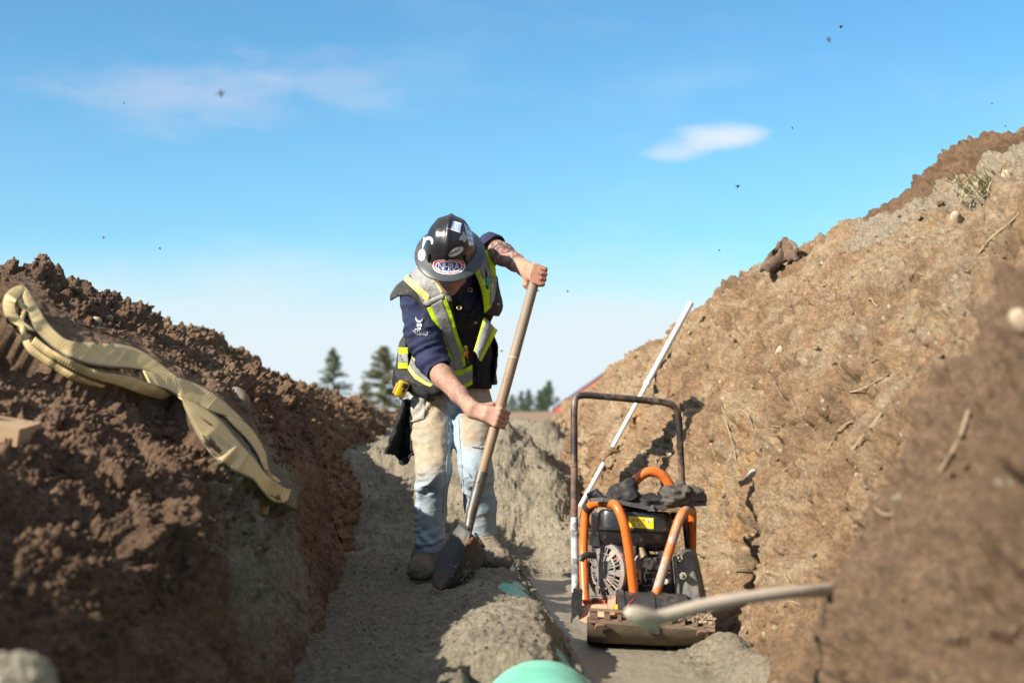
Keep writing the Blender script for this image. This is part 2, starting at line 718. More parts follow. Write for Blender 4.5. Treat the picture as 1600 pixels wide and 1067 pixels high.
left_bank, DL = make_ground('left_bank', GL, disp_left, M_left, {'mask': lambda q: np.clip(1.1 - np.abs(q[:, 0] + SK * q[:, 1] + .44) / .19, 0, 1) * np.exp(-((q[:, 1] - 4.5) / .9) ** 2)}, flip=False)
SL = Surf(DL)

# ---- spoil ridge further along the left side
LF = {
    7.3: [(-6, .5), (-3, .9), (-1.9, 1.2), (-1.6, 1.3), (-1.2, 1.05), (-.8, .75), (-.5, .45), (-.3, .1), (-.2, -.2)],
    8.0: [(-6, .5), (-3, .9), (-1.9, 1.2), (-1.48, 1.32), (-1.15, 1.08), (-.75, .8), (-.45, .5), (-.3, .25), (-.2, -.2)],
    9.0: [(-6, .5), (-3, .9), (-1.6, 1.15), (-1.17, 1.20), (-.85, .95), (-.55, .70), (-.35, .46), (-.25, .3), (-.15, -.2)],
    11.0: [(-6, .5), (-3, .95), (-1.2, 1.0), (-.69, .95), (-.5, .85), (-.3, .72), (-.15, .57), (-.05, .4), (0, 0)],
    13.0: [(-6, .5), (-3, .8), (-.8, .8), (-.18, .77), (0, .74), (.2, .7), (.3, .6), (.4, .5), (.5, .3)],
    15.0: [(-6, .5), (-3, .6), (-.8, .6), (-.2, .6), (0, .58), (.3, .5), (.5, .4), (.6, .3), (.7, .1)],
}
GF = sweep(LF, logys([(7.3, 15, 420)]), [8, 20, 45, 50, 50, 45, 40, 30], 0.2)
far_bank, DF = make_ground('left_spoil_ridge', GF, clod_disp(0.06, 0.7, 0.65, 0.5), M_spoil)

# ---- right bank, cut face in the sun
R = {
    -3.0: [(.72, -.2), (.82, .3), (1.0, .7), (1.3, 1.1), (1.8, 1.5), (2.3, 1.8), (2.8, 1.8), (4, 1.3), (6, .5)],
    2.2: [(.66, -.2), (.74, .25), (.90, .7), (1.17, 1.1), (1.65, 1.5), (2.2, 1.9), (2.8, 1.9), (4, 1.4), (6, .5)],
    2.9: [(.69, -.2), (.755, .2), (.885, .5), (1.16, .95), (1.65, 1.5), (2.2, 1.9), (2.8, 1.9), (4, 1.4), (6, .5)],
    3.5: [(1.0, -.2), (1.1, .25), (1.22, .6), (1.45, 1.0), (1.85, 1.46), (2.35, 1.84), (2.8, 1.84), (4, 1.4), (6, .5)],
    4.4: [(1.08, -.2), (1.14, .25), (1.28, .6), (1.5, 1.0), (1.87, 1.40), (2.4, 1.80), (2.8, 1.80), (4, 1.4), (6, .5)],
    5.5: [(1.06, -.2), (1.12, .25), (1.27, .6), (1.49, 1.0), (1.85, 1.39), (2.37, 1.74), (2.8, 1.76), (4, 1.4), (6, .5)],
    6.6: [(1.02, -.2), (1.08, .25), (1.22, .6), (1.43, 1.0), (1.8, 1.38), (2.27, 1.70), (2.7, 1.70), (4, 1.4), (6, .5)],
    8.0: [(.98, -.2), (1.03, .25), (1.15, .6), (1.35, 1.0), (1.7, 1.38), (2.10, 1.66), (2.6, 1.66), (4, 1.3), (6, .5)],
    9.0: [(.95, -.2), (1.0, .25), (1.08, .55), (1.2, .82), (1.45, 1.08), (1.78, 1.30), (2.3, 1.30), (4, 1.1), (6, .5)],
    11.0: [(.93, -.2), (.98, .2), (1.03, .4), (1.12, .60), (1.3, .82), (1.55, 1.00), (2.1, 1.02), (4, .9), (6, .5)],
    13.0: [(.95, -.2), (1., .1), (1.05, .3), (1.15, .46), (1.3, .64), (1.5, .77), (2, .8), (4, .75), (6, .5)],
    15.0: [(.95, -.2), (1., .1), (1.05, .2), (1.15, .35), (1.3, .5), (1.47, .6), (2, .6), (4, .6), (6, .5)],
}
ysR = logys([(-3, 2.0, 30), (2.0, 15, 900)])
GR = sweep(R, ysR, [45, 75, 80, 85, 85, 60, 20, 8], 0.16)
SHADE_HOLLOW = P(1150, 880, 5.15)


def disp_right(p, n):
    u = p[:, 0] + SK * p[:, 1]
    y = p[:, 1]
    d = 0.085 * fbm(p * np.array([1.4, .9, 1.4]), 4) + 0.05 * fbm(p * 4.2 + 13, 3)
    # scraped by the bucket: streaks running down the face, with loose crumbs and pulled-out pockets
    q = p * np.array([7.0, 7.0, 2.6]) + 0.6 * np.stack([perlin(p * 3), perlin(p * 3 + 5), perlin(p * 3 + 11)], 1)
    d = d + 0.045 * fbm(q, 5, 0.60) + 0.014 * fbm(p * 26, 5, 0.68) - .05 * np.clip(np.abs(perlin(q * 1.3 + 33)) * -3 + .5, 0, 1) * (fbm(p * 2.2 + 61, 2) > 0)
    crumb = np.clip(0.5 + 1.6 * fbm(p * 1.7 + 40, 3), 0, 1)
    near = np.clip((3.6 - y) / .5, 0, 1)
    crumb = np.maximum(crumb, near) * .8
    d = d + crumb * (0.45 * lumps(p, 15) * (fbm(p * 2.9, 2) > .05) + 0.5 * lumps(p + 5, 33) + .2 * lumps(p + 15, 62) + 0.1 * lumps(p + 2, 70))
    pock = np.clip(fbm(p * 3.1 + 70, 4, 0.6) - 0.42, 0, 1)
    d = d - 0.40 * pock - .25 * np.clip(fbm(p * 7.5 + 90, 3, .6) - .5, 0, 1)
    crest = np.clip((u - 1.9) / .5, 0, 1) * (y < 9)
    d = d + crest * 0.3 * lumps(p + 1, 12)
    # hollow shaped into the foot for the compactor's shadow, and the wall's furrow above it
    r = np.sqrt(((p - np.array(SHADE_HOLLOW)) / np.array([.30, .24, .21])) ** 2).max(1) * 0 + np.linalg.norm((p - np.array(SHADE_HOLLOW)) / np.array([.30, .22, .20]), axis=1)
    d = d - 0.22 * np.clip(1.25 - r + .25 * perlin(p * 12), 0, 1)
    fur = np.exp(-((y - 5.75 - .25 * (p[:, 2] - .5) - .05 * perlin(p * 5)) / .055) ** 2) * np.clip((p[:, 2] - .1) * 3, 0, 1) * np.clip((1.0 - p[:, 2]) * 3, 0, 1)
    return d - 0.05 * fur


right_bank, DR = make_ground('right_bank', GR, disp_right, M_right,
                             {'mask': lambda q: np.clip(1.1 - np.abs(q[:, 0] + SK * q[:, 1] - 2.2 - .1 * np.sin(q[:, 1] * 3)) / .33, 0, 1) * (q[:, 1] > 3.3) * .8
                              + .75 * np.clip(1.2 - np.abs(q[:, 0] + SK * q[:, 1] - 1.2 - .05 * q[:, 1]) / .25, 0, 1) * (q[:, 1] < 3.2)
                              + .35 * (fbm(q * 1.1, 3) > .25),
                              'lobe': lambda q: sstep(3.6, 3.0, q[:, 1]) * .85})
SR = Surf(DR)

# ---- heap of loose spoil standing on top of the right bank
RS = {
    5.2: [(1.9, 1.2), (2.45, 1.62), (2.85, 1.92), (3.25, 2.22), (4.2, 2.2), (6.4, .5)],
    6.2: [(1.9, 1.2), (2.40, 1.62), (2.75, 1.98), (3.05, 2.22), (4.2, 2.2), (6.4, .5)],
    7.3: [(1.8, 1.2), (2.25, 1.60), (2.6, 1.93), (2.93, 2.17), (4.0, 2.15), (6.2, .5)],
    8.4: [(1.7, 1.1), (2.1, 1.52), (2.4, 1.74), (2.66, 1.84), (3.6, 1.85), (6, .5)],
    10.0: [(1.6, .9), (1.9, 1.18), (2.12, 1.32), (2.3, 1.38), (3.0, 1.4), (6, .5)],
    11.5: [(1.4, .7), (1.65, .88), (1.85, .98), (2.0, 1.02), (2.6, 1.0), (6, .5)],
}
GS = sweep(RS, logys([(5.2, 11.5, 330)]), [25, 50, 50, 40, 10], 0.2)
make_ground('right_spoil_ridge', GS, clod_disp(0.12, 0.7, 0.65, 0.5), M_spoil)

# ---- trench floor with the bedding sand
PIPE_R, PIPE_Z = 0.15, -0.05


def pipe_x(y):
    return -0.030 - 0.060 * (y - 5.7)


ysB = logys([(-3, 2.2, 24), (2.2, 11.5, 640), (11.5, 14.5, 20)])
ub = np.concatenate([np.linspace(-.75, -.3, 30, endpoint=False), np.linspace(-.3, 1.25, 330)])
YY, UU = np.meshgrid(ysB, ub, indexing='ij')
XX = UU - SK * YY


def floor_z(x, y):
    u = x + SK * y
    d = x - pipe_x(y)
    n1 = perlin(np.stack([x * 7, y * 4, x * 0], -1).reshape(-1, 3)).reshape(x.shape)
    n2 = perlin(np.stack([x * 19, y * 12, x * 0 + 5], -1).reshape(-1, 3)).reshape(x.shape)
    low = np.interp(y, [2, 3.4, 4.3, 4.9, 5.5, 6.3, 7.2], [.03, .04, .075, .055, .045, .05, .09])     # sand left of the pipe
    s = 1 - sstep(-.34, -.05, d)
    top = PIPE_Z + np.sqrt(np.maximum(PIPE_R ** 2 - np.clip(d, 0, PIPE_R) ** 2, 0))                # the pipe's own surface
    n3 = perlin(np.stack([x * 55, y * 38, x * 0 + 9], -1).reshape(-1, 3)).reshape(x.shape)
    cover = .014 + .010 * n1 + .008 * n2 + .006 * n3 - .055 * np.exp(-((d - .088) / .028) ** 2) * np.clip(.8 + 1.6 * n1 + .9 * n2, 0, 1.4)                 # sand lying on it
    cover = cover - .075 * np.exp(-((y - 5.55 + .05 * n2) / .22) ** 2 - ((d - .015 + .022 * n2 + .030 * n3) / .046) ** 2) - .02 * np.exp(-((y - 5.95) / .06) ** 2 - ((d - .08) / .02) ** 2)
    cover = cover - .07 * sstep(4.5, 4.2, y) * np.exp(-((d - .105) / .026) ** 2) * np.clip(.75 + 1.2 * n2, 0, 1)
    z = low * s + (top + cover) * (1 - s)
    z = np.where(d > 0, np.where(d < .125, top + cover, np.maximum(.012 * np.exp(-((d - .19) / .05) ** 2), .052 + cover - 1.3 * (d - .125))), z)
    # mound shovelled over the pipe in front, with an arm reaching to the left
    m = np.exp(-((y - 4.50 - .12 * n1) / .34) ** 2) * np.exp(-((d - .03) / np.where(d < .03, .17, .066)) ** 2)
    m2 = np.exp(-((y - 4.42 + .5 * (d + .2)) / .30) ** 2) * np.exp(-((d + .20) / .16) ** 2)
    z = z + .082 * m + .045 * m2
    # the sand stops short of the clean pipe end
    z = z - .20 * sstep(4.0, 3.88, y + .03 * n2 - .35 * d * d / PIPE_R) * sstep(.22, .17, np.abs(d))
    # heap behind the worker filling the trench
    wig = .12 * np.sin(u * 5 + 1) + .10 * np.sin(u * 11)
    fr = 7.35 + .25 * sstep(.2, -.3, u) - .35 * np.exp(-((u - .83) / .16) ** 2) + wig * .5
    h = 0.735 - .08 * np.abs(u - .5) - .36 * sstep(.52, 1.05, u) + .05 * np.exp(-((u - .52) / .16) ** 2) - .09 * sstep(.25, -.2, u) + .02 * np.sin(u * 9)
    z = z * (1 - sstep(7.0, 8.2, y)) + h * sstep(0, 1.65, y - fr) ** 0.9 - .06 * sstep(10.5, 13.5, y)
    z = np.maximum(z, (.63 + .03 * n1) * sstep(8.9, 10.4, y))                 # untouched earth closes the trench beyond the heap
    # rims pushed up by the machine along the right toe
    z = z + 0.075 * np.exp(-((u - 1.03) / .07) ** 2) * sstep(5.2, 4.6, y) + .05 * np.exp(-((u - .98) / .08) ** 2) * sstep(6.5, 7.3, y)
    return z


ZZ = floor_z(XX, YY)
GB = np.stack([XX, YY, ZZ], -1)


def wet_mask(q):
    u = q[:, 0] + SK * q[:, 1]
    a = np.exp(-((u - .68) / .20) ** 4) * sstep(7.0, 6.7, q[:, 1]) * (u > .48)
    return a * (q[:, 2] < .05)


def disp_floor(p, n):
    w = wet_mask(p)
    d = 0.020 * fbm(p * 4.2, 5, .6) + 0.006 * fbm(p * 26, 4, .65) + 0.14 * lumps(p, 30) * np.clip(fbm(p * 2.3 + 3, 3) + .1, 0, 1) + .25 * lumps(p + 2, 75)
    heap = sstep(7.0, 7.8, p[:, 1])
    d = d + heap * (0.055 * fbm(p * 3.4 + 8, 5, .55) + 0.7 * lumps(p + 9, 22) * np.clip(.4 + fbm(p * 3, 3), 0, 1) + .2 * lumps(p + 4, 50))
    return d * (1 - .75 * np.clip(w, 0, 1))


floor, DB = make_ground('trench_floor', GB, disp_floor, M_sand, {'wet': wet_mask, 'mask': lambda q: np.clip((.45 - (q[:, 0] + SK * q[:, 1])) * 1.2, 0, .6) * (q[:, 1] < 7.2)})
SB = Surf(DB)

# ---- level ground out to the horizon, with the trench left open
xs = np.concatenate([-np.geomspace(3000, 5.5, 26), np.linspace(-2.0, 2.0, 3), np.geomspace(5.5, 3000, 26)])
yg = np.concatenate([-np.geomspace(400, 2.5, 12), np.linspace(1, 11, 6), np.geomspace(12.5, 4500, 40)])
gx, gy = np.meshgrid(xs, yg)
gz = 0.58 + 0.05 * perlin(np.stack([gx / 7, gy / 7, gx * 0], -1).reshape(-1, 3)).reshape(gx.shape)
q = grid_faces(len(yg), len(xs))
cx = gx.ravel()[q].mean(1)
cy = gy.ravel()[q].mean(1)
keep = ~((np.abs(cx) < 5.4) & (cy > -2.4) & (cy < 11.4))
gv = np.concatenate([np.stack([gx, gy, gz], -1).reshape(-1, 3), [(-6.5, -4, -.4), (6.5, -4, -.4), (6.5, 13.5, -.4), (-6.5, 13.5, -.4)]])   # the subsoil under the trench closes the cut
me = np_mesh('ground', gv, np.concatenate([q[keep], [[len(gv) - 4 + k for k in range(4)]]]))
tag(link('ground', me, M_far), kind='structure')
# ================================================================== BODIES GROWN FROM DISTANCE FIELDS
class Field:
    """smooth union of tapered limbs and ellipsoids on a grid, turned into one closed mesh"""

    def __init__(self, lo, hi, h):
        self.h = h
        self.lo = np.array(lo, np.float32)
        n = np.ceil((np.array(hi) - self.lo) / h).astype(int) + 1
        self.ax = [self.lo[k] + h * np.arange(n[k], dtype=np.float32) for k in range(3)]
        self.F = np.ones(n, np.float32)

    def _slab(self, lo, hi):
        s = []
        for k in range(3):
            a = int(np.clip(np.floor((lo[k] - self.lo[k]) / self.h), 0, len(self.ax[k]) - 1))
            b = int(np.clip(np.ceil((hi[k] - self.lo[k]) / self.h) + 1, 1, len(self.ax[k])))
            s.append(slice(a, max(b, a + 1)))
        g = np.meshgrid(self.ax[0][s[0]], self.ax[1][s[1]], self.ax[2][s[2]], indexing='ij')
        return tuple(s), np.stack(g, -1)

    def _join(self, s, d, k, cut=False):
        a = self.F[s]
        if cut:
            h = np.maximum(k - np.abs(a + d), 0) / k
            self.F[s] = np.maximum(a, -d) + h * h * k * .25
        else:
            h = np.maximum(k - np.abs(a - d), 0) / k
            self.F[s] = np.minimum(a, d) - h * h * k * .25

    def limb(self, pts, rs, k=0.02, flat=None, cut=False):
        """chain of tapered capsules; flat=(axis vector, factor): factor > 1 makes it wider along that axis"""
        pts = [np.array(p, np.float32) for p in pts]
        for i in range(len(pts) - 1):
            a, b, ra, rb = pts[i], pts[i + 1], rs[i], rs[i + 1]
            m = max(ra, rb) * (flat[1] if flat else 1) + 2 * k + 3 * self.h
            s, g = self._slab(np.minimum(a, b) - m, np.maximum(a, b) + m)
            if flat:
                ax = np.array(flat[0], np.float32)
                ax = ax / np.linalg.norm(ax)
                f = 1 - 1 / flat[1]
                base = a + (b - a) * np.clip(((g - a) @ (b - a)) / max((b - a) @ (b - a), 1e-9), 0, 1)[..., None]
                g = g - ((g - base) @ ax)[..., None] * ax * f
            ab = b - a
            t = np.clip(((g - a) @ ab) / max(ab @ ab, 1e-9), 0, 1)
            d = np.linalg.norm(g - a - t[..., None] * ab, axis=-1) - (ra + (rb - ra) * t)
            self._join(s, d.astype(np.float32), k, cut)
        return self

    def ell(self, c, r, rot=None, k=0.02, cut=False):
        c = np.array(c, np.float32)
        r = np.array(r, np.float32)
        m = r.max() + 2 * k + 3 * self.h
        s, g = self._slab(c - m, c + m)
        q = g - c
        if rot is not None:
            q = q @ np.array(rot, np.float32)           # into the ellipsoid's own axes (columns of rot)
        k0 = np.linalg.norm(q / r, axis=-1)
        k1 = np.linalg.norm(q / (r * r), axis=-1)
        d = k0 * (k0 - 1) / np.maximum(k1, 1e-6)
        self._join(s, d.astype(np.float32), k, cut)
        return self

    def half(self, p, n, k=0.01):
        """cut everything on the side that n points to"""
        g = np.stack(np.meshgrid(*self.ax, indexing='ij'), -1)
        n = np.array(n, np.float32)
        n = n / np.linalg.norm(n)
        d = ((g - np.array(p, np.float32)) @ n).astype(np.float32)
        h = np.maximum(k - np.abs(self.F - d), 0) / k
        self.F = np.maximum(self.F, d) + h * h * k * .25
        return self

    def mesh(self):
        F, h = self.F, self.h
        F[0], F[-1], F[:, 0], F[:, -1], F[:, :, 0], F[:, :, -1] = 1, 1, 1, 1, 1, 1
        ins = F < 0
        n = np.array(F.shape) - 1
        cnt = np.zeros(n, np.int8)
        acc = np.zeros(tuple(n) + (3,), np.float32)
        num = np.zeros(n, np.float32)
        c = [(slice(0, -1), slice(1, None))[i] for i in (0, 1)]
        for ax in range(3):
            o1, o2 = [x for x in range(3) if x != ax]
            for a in (0, 1):
                for b in (0, 1):
                    sl0, sl1 = [None] * 3, [None] * 3
                    sl0[ax], sl1[ax] = c[0], c[1]
                    sl0[o1] = sl1[o1] = c[a]
                    sl0[o2] = sl1[o2] = c[b]
                    f0, f1 = F[tuple(sl0)], F[tuple(sl1)]
                    x = (f0 < 0) != (f1 < 0)
                    t = np.where(x, f0 / np.where(x, f0 - f1, 1), 0)
                    acc[..., ax] += np.where(x, t, 0)
                    acc[..., o1] += np.where(x, a, 0)
                    acc[..., o2] += np.where(x, b, 0)
                    num += x
        act = num > 0
        idx = np.full(n, -1, np.int32)
        idx[act] = np.arange(act.sum())
        ijk = np.argwhere(act)
        v = self.lo + h * (ijk + acc[act] / num[act][:, None])
        faces = []
        for ax in range(3):
            o1, o2 = [(1, 2), (2, 0), (0, 1)][ax]
            s0, s1 = [slice(None)] * 3, [slice(None)] * 3
            s0[ax], s1[ax] = slice(0, -1), slice(1, None)
            a, b = ins[tuple(s0)], ins[tuple(s1)]
            e = np.argwhere(a != b)
            e = e[(e[:, o1] > 0) & (e[:, o2] > 0) & (e[:, o1] < n[o1]) & (e[:, o2] < n[o2]) & (e[:, ax] < n[ax])]
            fl = a[tuple(e.T)]
            q = []
            for d1, d2 in ((1, 1), (0, 1), (0, 0), (1, 0)):
                w = e.copy()
                w[:, o1] -= d1
                w[:, o2] -= d2
                q.append(idx[tuple(w.T)])
            q = np.stack(q, 1)
            q[~fl] = q[~fl][:, ::-1]
            faces.append(q)
        f = np.concatenate(faces)
        return v, f[(f >= 0).all(1)]


def vnormals(v, f):
    n = np.cross(v[f[:, 2]] - v[f[:, 0]], v[f[:, 3]] - v[f[:, 1]])
    o = np.zeros_like(v)
    for k in range(4):
        np.add.at(o, f[:, k], n)
    return o / np.maximum(np.linalg.norm(o, axis=1, keepdims=True), 1e-12)


def relax(v, f, it=2, lam=0.5):
    for _ in range(it):
        s = np.zeros_like(v)
        c = np.zeros(len(v))
        for a, b in ((0, 1), (1, 2), (2, 3), (3, 0)):
            np.add.at(s, f[:, a], v[f[:, b]])
            np.add.at(c, f[:, a], 1)
            np.add.at(s, f[:, b], v[f[:, a]])
            np.add.at(c, f[:, b], 1)
        v = v + lam * (s / np.maximum(c, 1)[:, None] - v)
    return v.astype(np.float32)


def grow(fields, it=2, disp=None):
    V, Fc, b = [], [], 0
    for fl in fields:
        v, f = fl.mesh()
        v = relax(v, f, it)
        if disp is not None:
            n = vnormals(v, f)
            v = v + n * disp(v, n)[:, None]
        V.append(v)
        Fc.append(f + b)
        b += len(v)
    return np.concatenate(V), np.concatenate(Fc)


def trim(v, q, it=10):
    """smooth the open edges of a cut sheet and drop what is no longer used"""
    e = np.concatenate([q[:, [0, 1]], q[:, [1, 2]], q[:, [2, 3]], q[:, [3, 0]]])
    key = np.sort(e, 1)
    u, inv, cnt = np.unique(key, axis=0, return_inverse=True, return_counts=True)
    b = u[cnt == 1]
    v = v.copy()
    for _ in range(it):
        s = np.zeros_like(v)
        c = np.zeros(len(v))
        for i, j in ((0, 1), (1, 0)):
            np.add.at(s, b[:, i], v[b[:, j]])
            np.add.at(c, b[:, i], 1)
        m = c == 2
        v[m] = .4 * v[m] + .6 * s[m] / 2
    used = np.unique(q)
    mp = np.full(len(v), -1)
    mp[used] = np.arange(len(used))
    return v[used], mp[q]


def project(bvh, px, py, eps, back=True):
    """point eps in front of the surface that the photograph shows at px, py"""
    d = ray(px, py).normalized()
    h = bvh.ray_cast(Vector((0, 0, CAM_H)), d)[0]
    return None if h is None else h - d * eps


def decal(name, bvh, fn, nu, nv, eps, mat, parent, thick=0.0, default_Y=6.0):
    """thin sheet laid onto a surface; fn(s, t) gives the spot in photograph pixels"""
    vs, last = [], None
    hits = []
    for j in range(nv):
        for i in range(nu):
            px, py = fn(i / (nu - 1), j / (nv - 1))
            hits.append((px, py, project(bvh, px, py, eps)))
    for k, (px, py, h) in enumerate(hits):
        if h is None:                                # over an edge: keep the depth of the nearest hit
            best = min((q for q in hits if q[2] is not None), key=lambda q: (q[0] - px) ** 2 + (q[1] - py) ** 2, default=None)
            h = P(px, py, best[2].y if best else default_Y)
        vs.append(h)
    me = np_mesh(name, np.array([tuple(v) for v in vs]), grid_faces(nv, nu))
    o = link(name, me, mat, parent)
    if thick:
        md = o.modifiers.new('thickness', 'SOLIDIFY')
        md.thickness = thick
        md.offset = 0
    return o


def strip(name, bvh, pts, eps, mat, parent, nv=40, nu=6, lo=0.0, hi=1.0, thick=0.002):
    """band between two edge polylines [(lx, ly, rx, ry), ...]; lo..hi picks part of its width"""
    A = np.array(pts, float)
    t = np.linspace(0, 1, len(A))

    def fn(s, q):
        e = [np.interp(q, t, A[:, k]) for k in range(4)]
        w = lo + (hi - lo) * s
        return e[0] + (e[2] - e[0]) * w, e[1] + (e[3] - e[1]) * w
    return decal(name, bvh, fn, nu, nv, eps, mat, parent, thick)


def text_mesh(body, w, h, spacing=1.0, shear=0.0, bold=0.0):
    """flat letters in the unit box (0..1 across, 0..1 up), as (verts, faces)"""
    cu = bpy.data.curves.new('letters', 'FONT')
    cu.body = body
    cu.space_character = spacing
    cu.shear = shear
    cu.offset = bold
    cu.resolution_u = 3
    o = bpy.data.objects.new('letters', cu)
    col.objects.link(o)
    dg = bpy.context.evaluated_depsgraph_get()
    me = bpy.data.meshes.new_from_object(o.evaluated_get(dg))
    bm = bmesh.new()
    bm.from_mesh(me)
    bmesh.ops.triangulate(bm, faces=bm.faces[:])
    long_ = [e for e in bm.edges if e.calc_length() > 0.25]
    if long_:
        bmesh.ops.subdivide_edges(bm, edges=long_, cuts=1)
        bmesh.ops.triangulate(bm, faces=bm.faces[:])
    bm.verts.ensure_lookup_table()
    v = np.array([tuple(q.co)[:2] for q in bm.verts])
    f = [[q.index for q in p.verts] for p in bm.faces]
    bm.free()
    bpy.data.objects.remove(o)
    bpy.data.curves.remove(cu)
    bpy.data.meshes.remove(me)
    v = (v - v.min(0)) / np.maximum(v.max(0) - v.min(0), 1e-6)
    return v, f


def lettering(name, bvh, body, fn, eps, mat, parent, **kw):
    """letters laid onto a surface; fn(s, t) maps the unit text box to photograph pixels"""
    v, f = text_mesh(body, 1, 1, **kw)
    out = []
    for s, t in v:
        px, py = fn(s, t)
        out.append(project(bvh, px, py, eps) or P(px, py, 5.9))
    me = bpy.data.meshes.new(name)
    me.from_pydata([tuple(p) for p in out], [], f)
    return link(name, me, mat, parent, smooth=False)
# ================================================================== THE WORKER
M_skin = None


def skin_material():
    n = NT('skin')
    c = n.mix(n.rng(n.noise(22, 5), .35, .65), (.46, .265, .19), (.38, .20, .14))
    c = n.mix(n.math('MULTIPLY', n.attr('red'), 0.5), c, (.46, .17, .11))
    c = n.mix(n.math('MULTIPLY', n.attr('beard'), n.rng(n.noise(300, 2), .3, .7, .35, .8)), c, (.15, .095, .075))
    # tattoos on both forearms: shaded patches with lines
    t = n.rng(n.noise(26, 4, 0.55, dist=1.6), .46, .54)
    t2 = n.rng(n.noise(70, 2, 0.5, dist=1.0), .44, .52)
    tt = n.math('MULTIPLY', n.math('MAXIMUM', n.math('MULTIPLY', t, .95), n.math('MULTIPLY', t2, .5)), n.attr('tattoo'))
    c = n.mix(tt, c, n.mix(n.rng(n.noise(28, 2), .5, .62), (.045, .045, .052), (.20, .05, .05)))
    c = n.mix(n.rng(n.noise(60, 8, .8), .5, .7, 0, .55), c, (.26, .15, .10))
    nm = n.bump(n.noise(160, 6, .75), .6, .004)
    nm = n.bump(n.noise(30, 4, .6), .35, .012, nm)
    return n.out(c, 0.58, nm, spec=0.35, **{'Subsurface Weight': 0.08, 'Subsurface Scale': 0.01})


def cloth(name, c1, c2, scale=14, weave=900, dirt=None, rough=0.95, bump=0.25, spec=.2):
    n = NT(name)
    c = n.mix(n.rng(n.noise(scale, 7, .65), .35, .68), c1, c2)
    if dirt:
        c = n.mix(n.rng(n.noise(scale * .8, 9, .75), .54, .7), c, dirt)
    nm = n.bump(n.noise(weave * .2, 3), bump, .002)
    nm = n.bump(n.noise(17, 5, .6, dist=.8), .55, .018, nm)
    return n.out(c, rough, nm, spec=spec)


def denim():
    n = NT('faded_denim')
    c = n.mix(n.rng(n.noise(9, 8, .7), .3, .7), (.235, .305, .36), (.37, .43, .465))
    c = n.mix(n.rng(n.noise(330, 3), .3, .7, 0, .35), c, (.20, .28, .38))
    c = n.mix(n.rng(n.noise(16, 8, .72), .56, .72), c, (.30, .27, .22))
    d = n.rng(n.math('ADD', n.attr('mud'), n.math('MULTIPLY', n.math('SUBTRACT', n.noise(12, 8, .7), .5), 1.1)), .12, .9)
    c = n.mix(d, c, n.mix(n.rng(n.noise(30, 6), .35, .65), (.40, .325, .235), (.31, .245, .17)))
    nm = n.bump(n.noise(420, 3), .3, .002)
    nm = n.bump(n.noise(20, 6, .6, stretch=(1, 1, 2.4)), .5, .012, nm)
    return n.out(c, .95, nm, spec=.15)


M_skin = skin_material()
M_denim = denim()
M_navy = cloth('navy_fleece', (.022, .027, .062), (.034, .040, .085), 11, dirt=(.06, .055, .065))
M_black_cloth = cloth('black_canvas', (.014, .014, .017), (.026, .025, .028), 18, dirt=(.06, .054, .05))
M_vestcloth = cloth('charcoal_vest_cloth', (.040, .039, .040), (.062, .059, .056), 12, dirt=(.11, .095, .08))
M_lime = cloth('lime_trim', (.50, .72, .015), (.42, .62, .012), 22, dirt=(.36, .38, .08), rough=.7)
M_yellow = cloth('pale_yellow_trim', (.76, .70, .26), (.66, .62, .16), 22, dirt=(.45, .42, .15), rough=.7)
M_silver = cloth('silver_reflective_tape', (.21, .205, .20), (.28, .275, .265), 26, dirt=(.17, .155, .14), rough=.55, bump=.15, spec=.5)
M_leather = cloth('muddy_boot_leather', (.13, .105, .080), (.20, .168, .128), 16, dirt=(.25, .215, .16), bump=.6)
M_sole = cloth('boot_sole', (.07, .058, .045), (.14, .115, .085), 20, dirt=(.13, .11, .085), bump=.5)
M_hair = cloth('short_dark_hair', (.035, .022, .015), (.06, .04, .028), 40)
M_stub = cloth('beard_stubble', (.30, .16, .11), (.20, .115, .085), 90)

worker = empty('person', (-.27, 6.35, .07), 'worker in a dark hard hat and high visibility vest bending over to shovel sand', 'person')

# joints, as the photograph shows them, each at its own distance
J = dict(
    pel=P(705, 605, 6.47), mid=P(703, 548, 6.40), chest=P(706, 478, 6.27), neck=P(712, 428, 6.13), head=P(708, 408, 6.0),
    shl=P(652, 468, 6.22), shr=P(748, 408, 6.22),
    ell=P(674, 568, 6.16), wrl=P(738, 640, 5.90), elr=P(771, 388, 6.22), wrr=P(822, 421, 6.02),
    hipl=P(673, 632, 6.47), hipr=P(737, 632, 6.47), knl=P(678, 735, 6.28), knr=P(743, 732, 6.26), anl=P(667, 868, 6.42), anr=P(757, 846, 6.38),
)
J = {k: np.array(v) for k, v in J.items()}
# the shovel's shaft, top to socket
SH0, SH1 = P(839, 426, 5.955), P(737, 800, 5.86)
SHR = 0.0215
sh_dir = (SH0 - SH1).normalized()


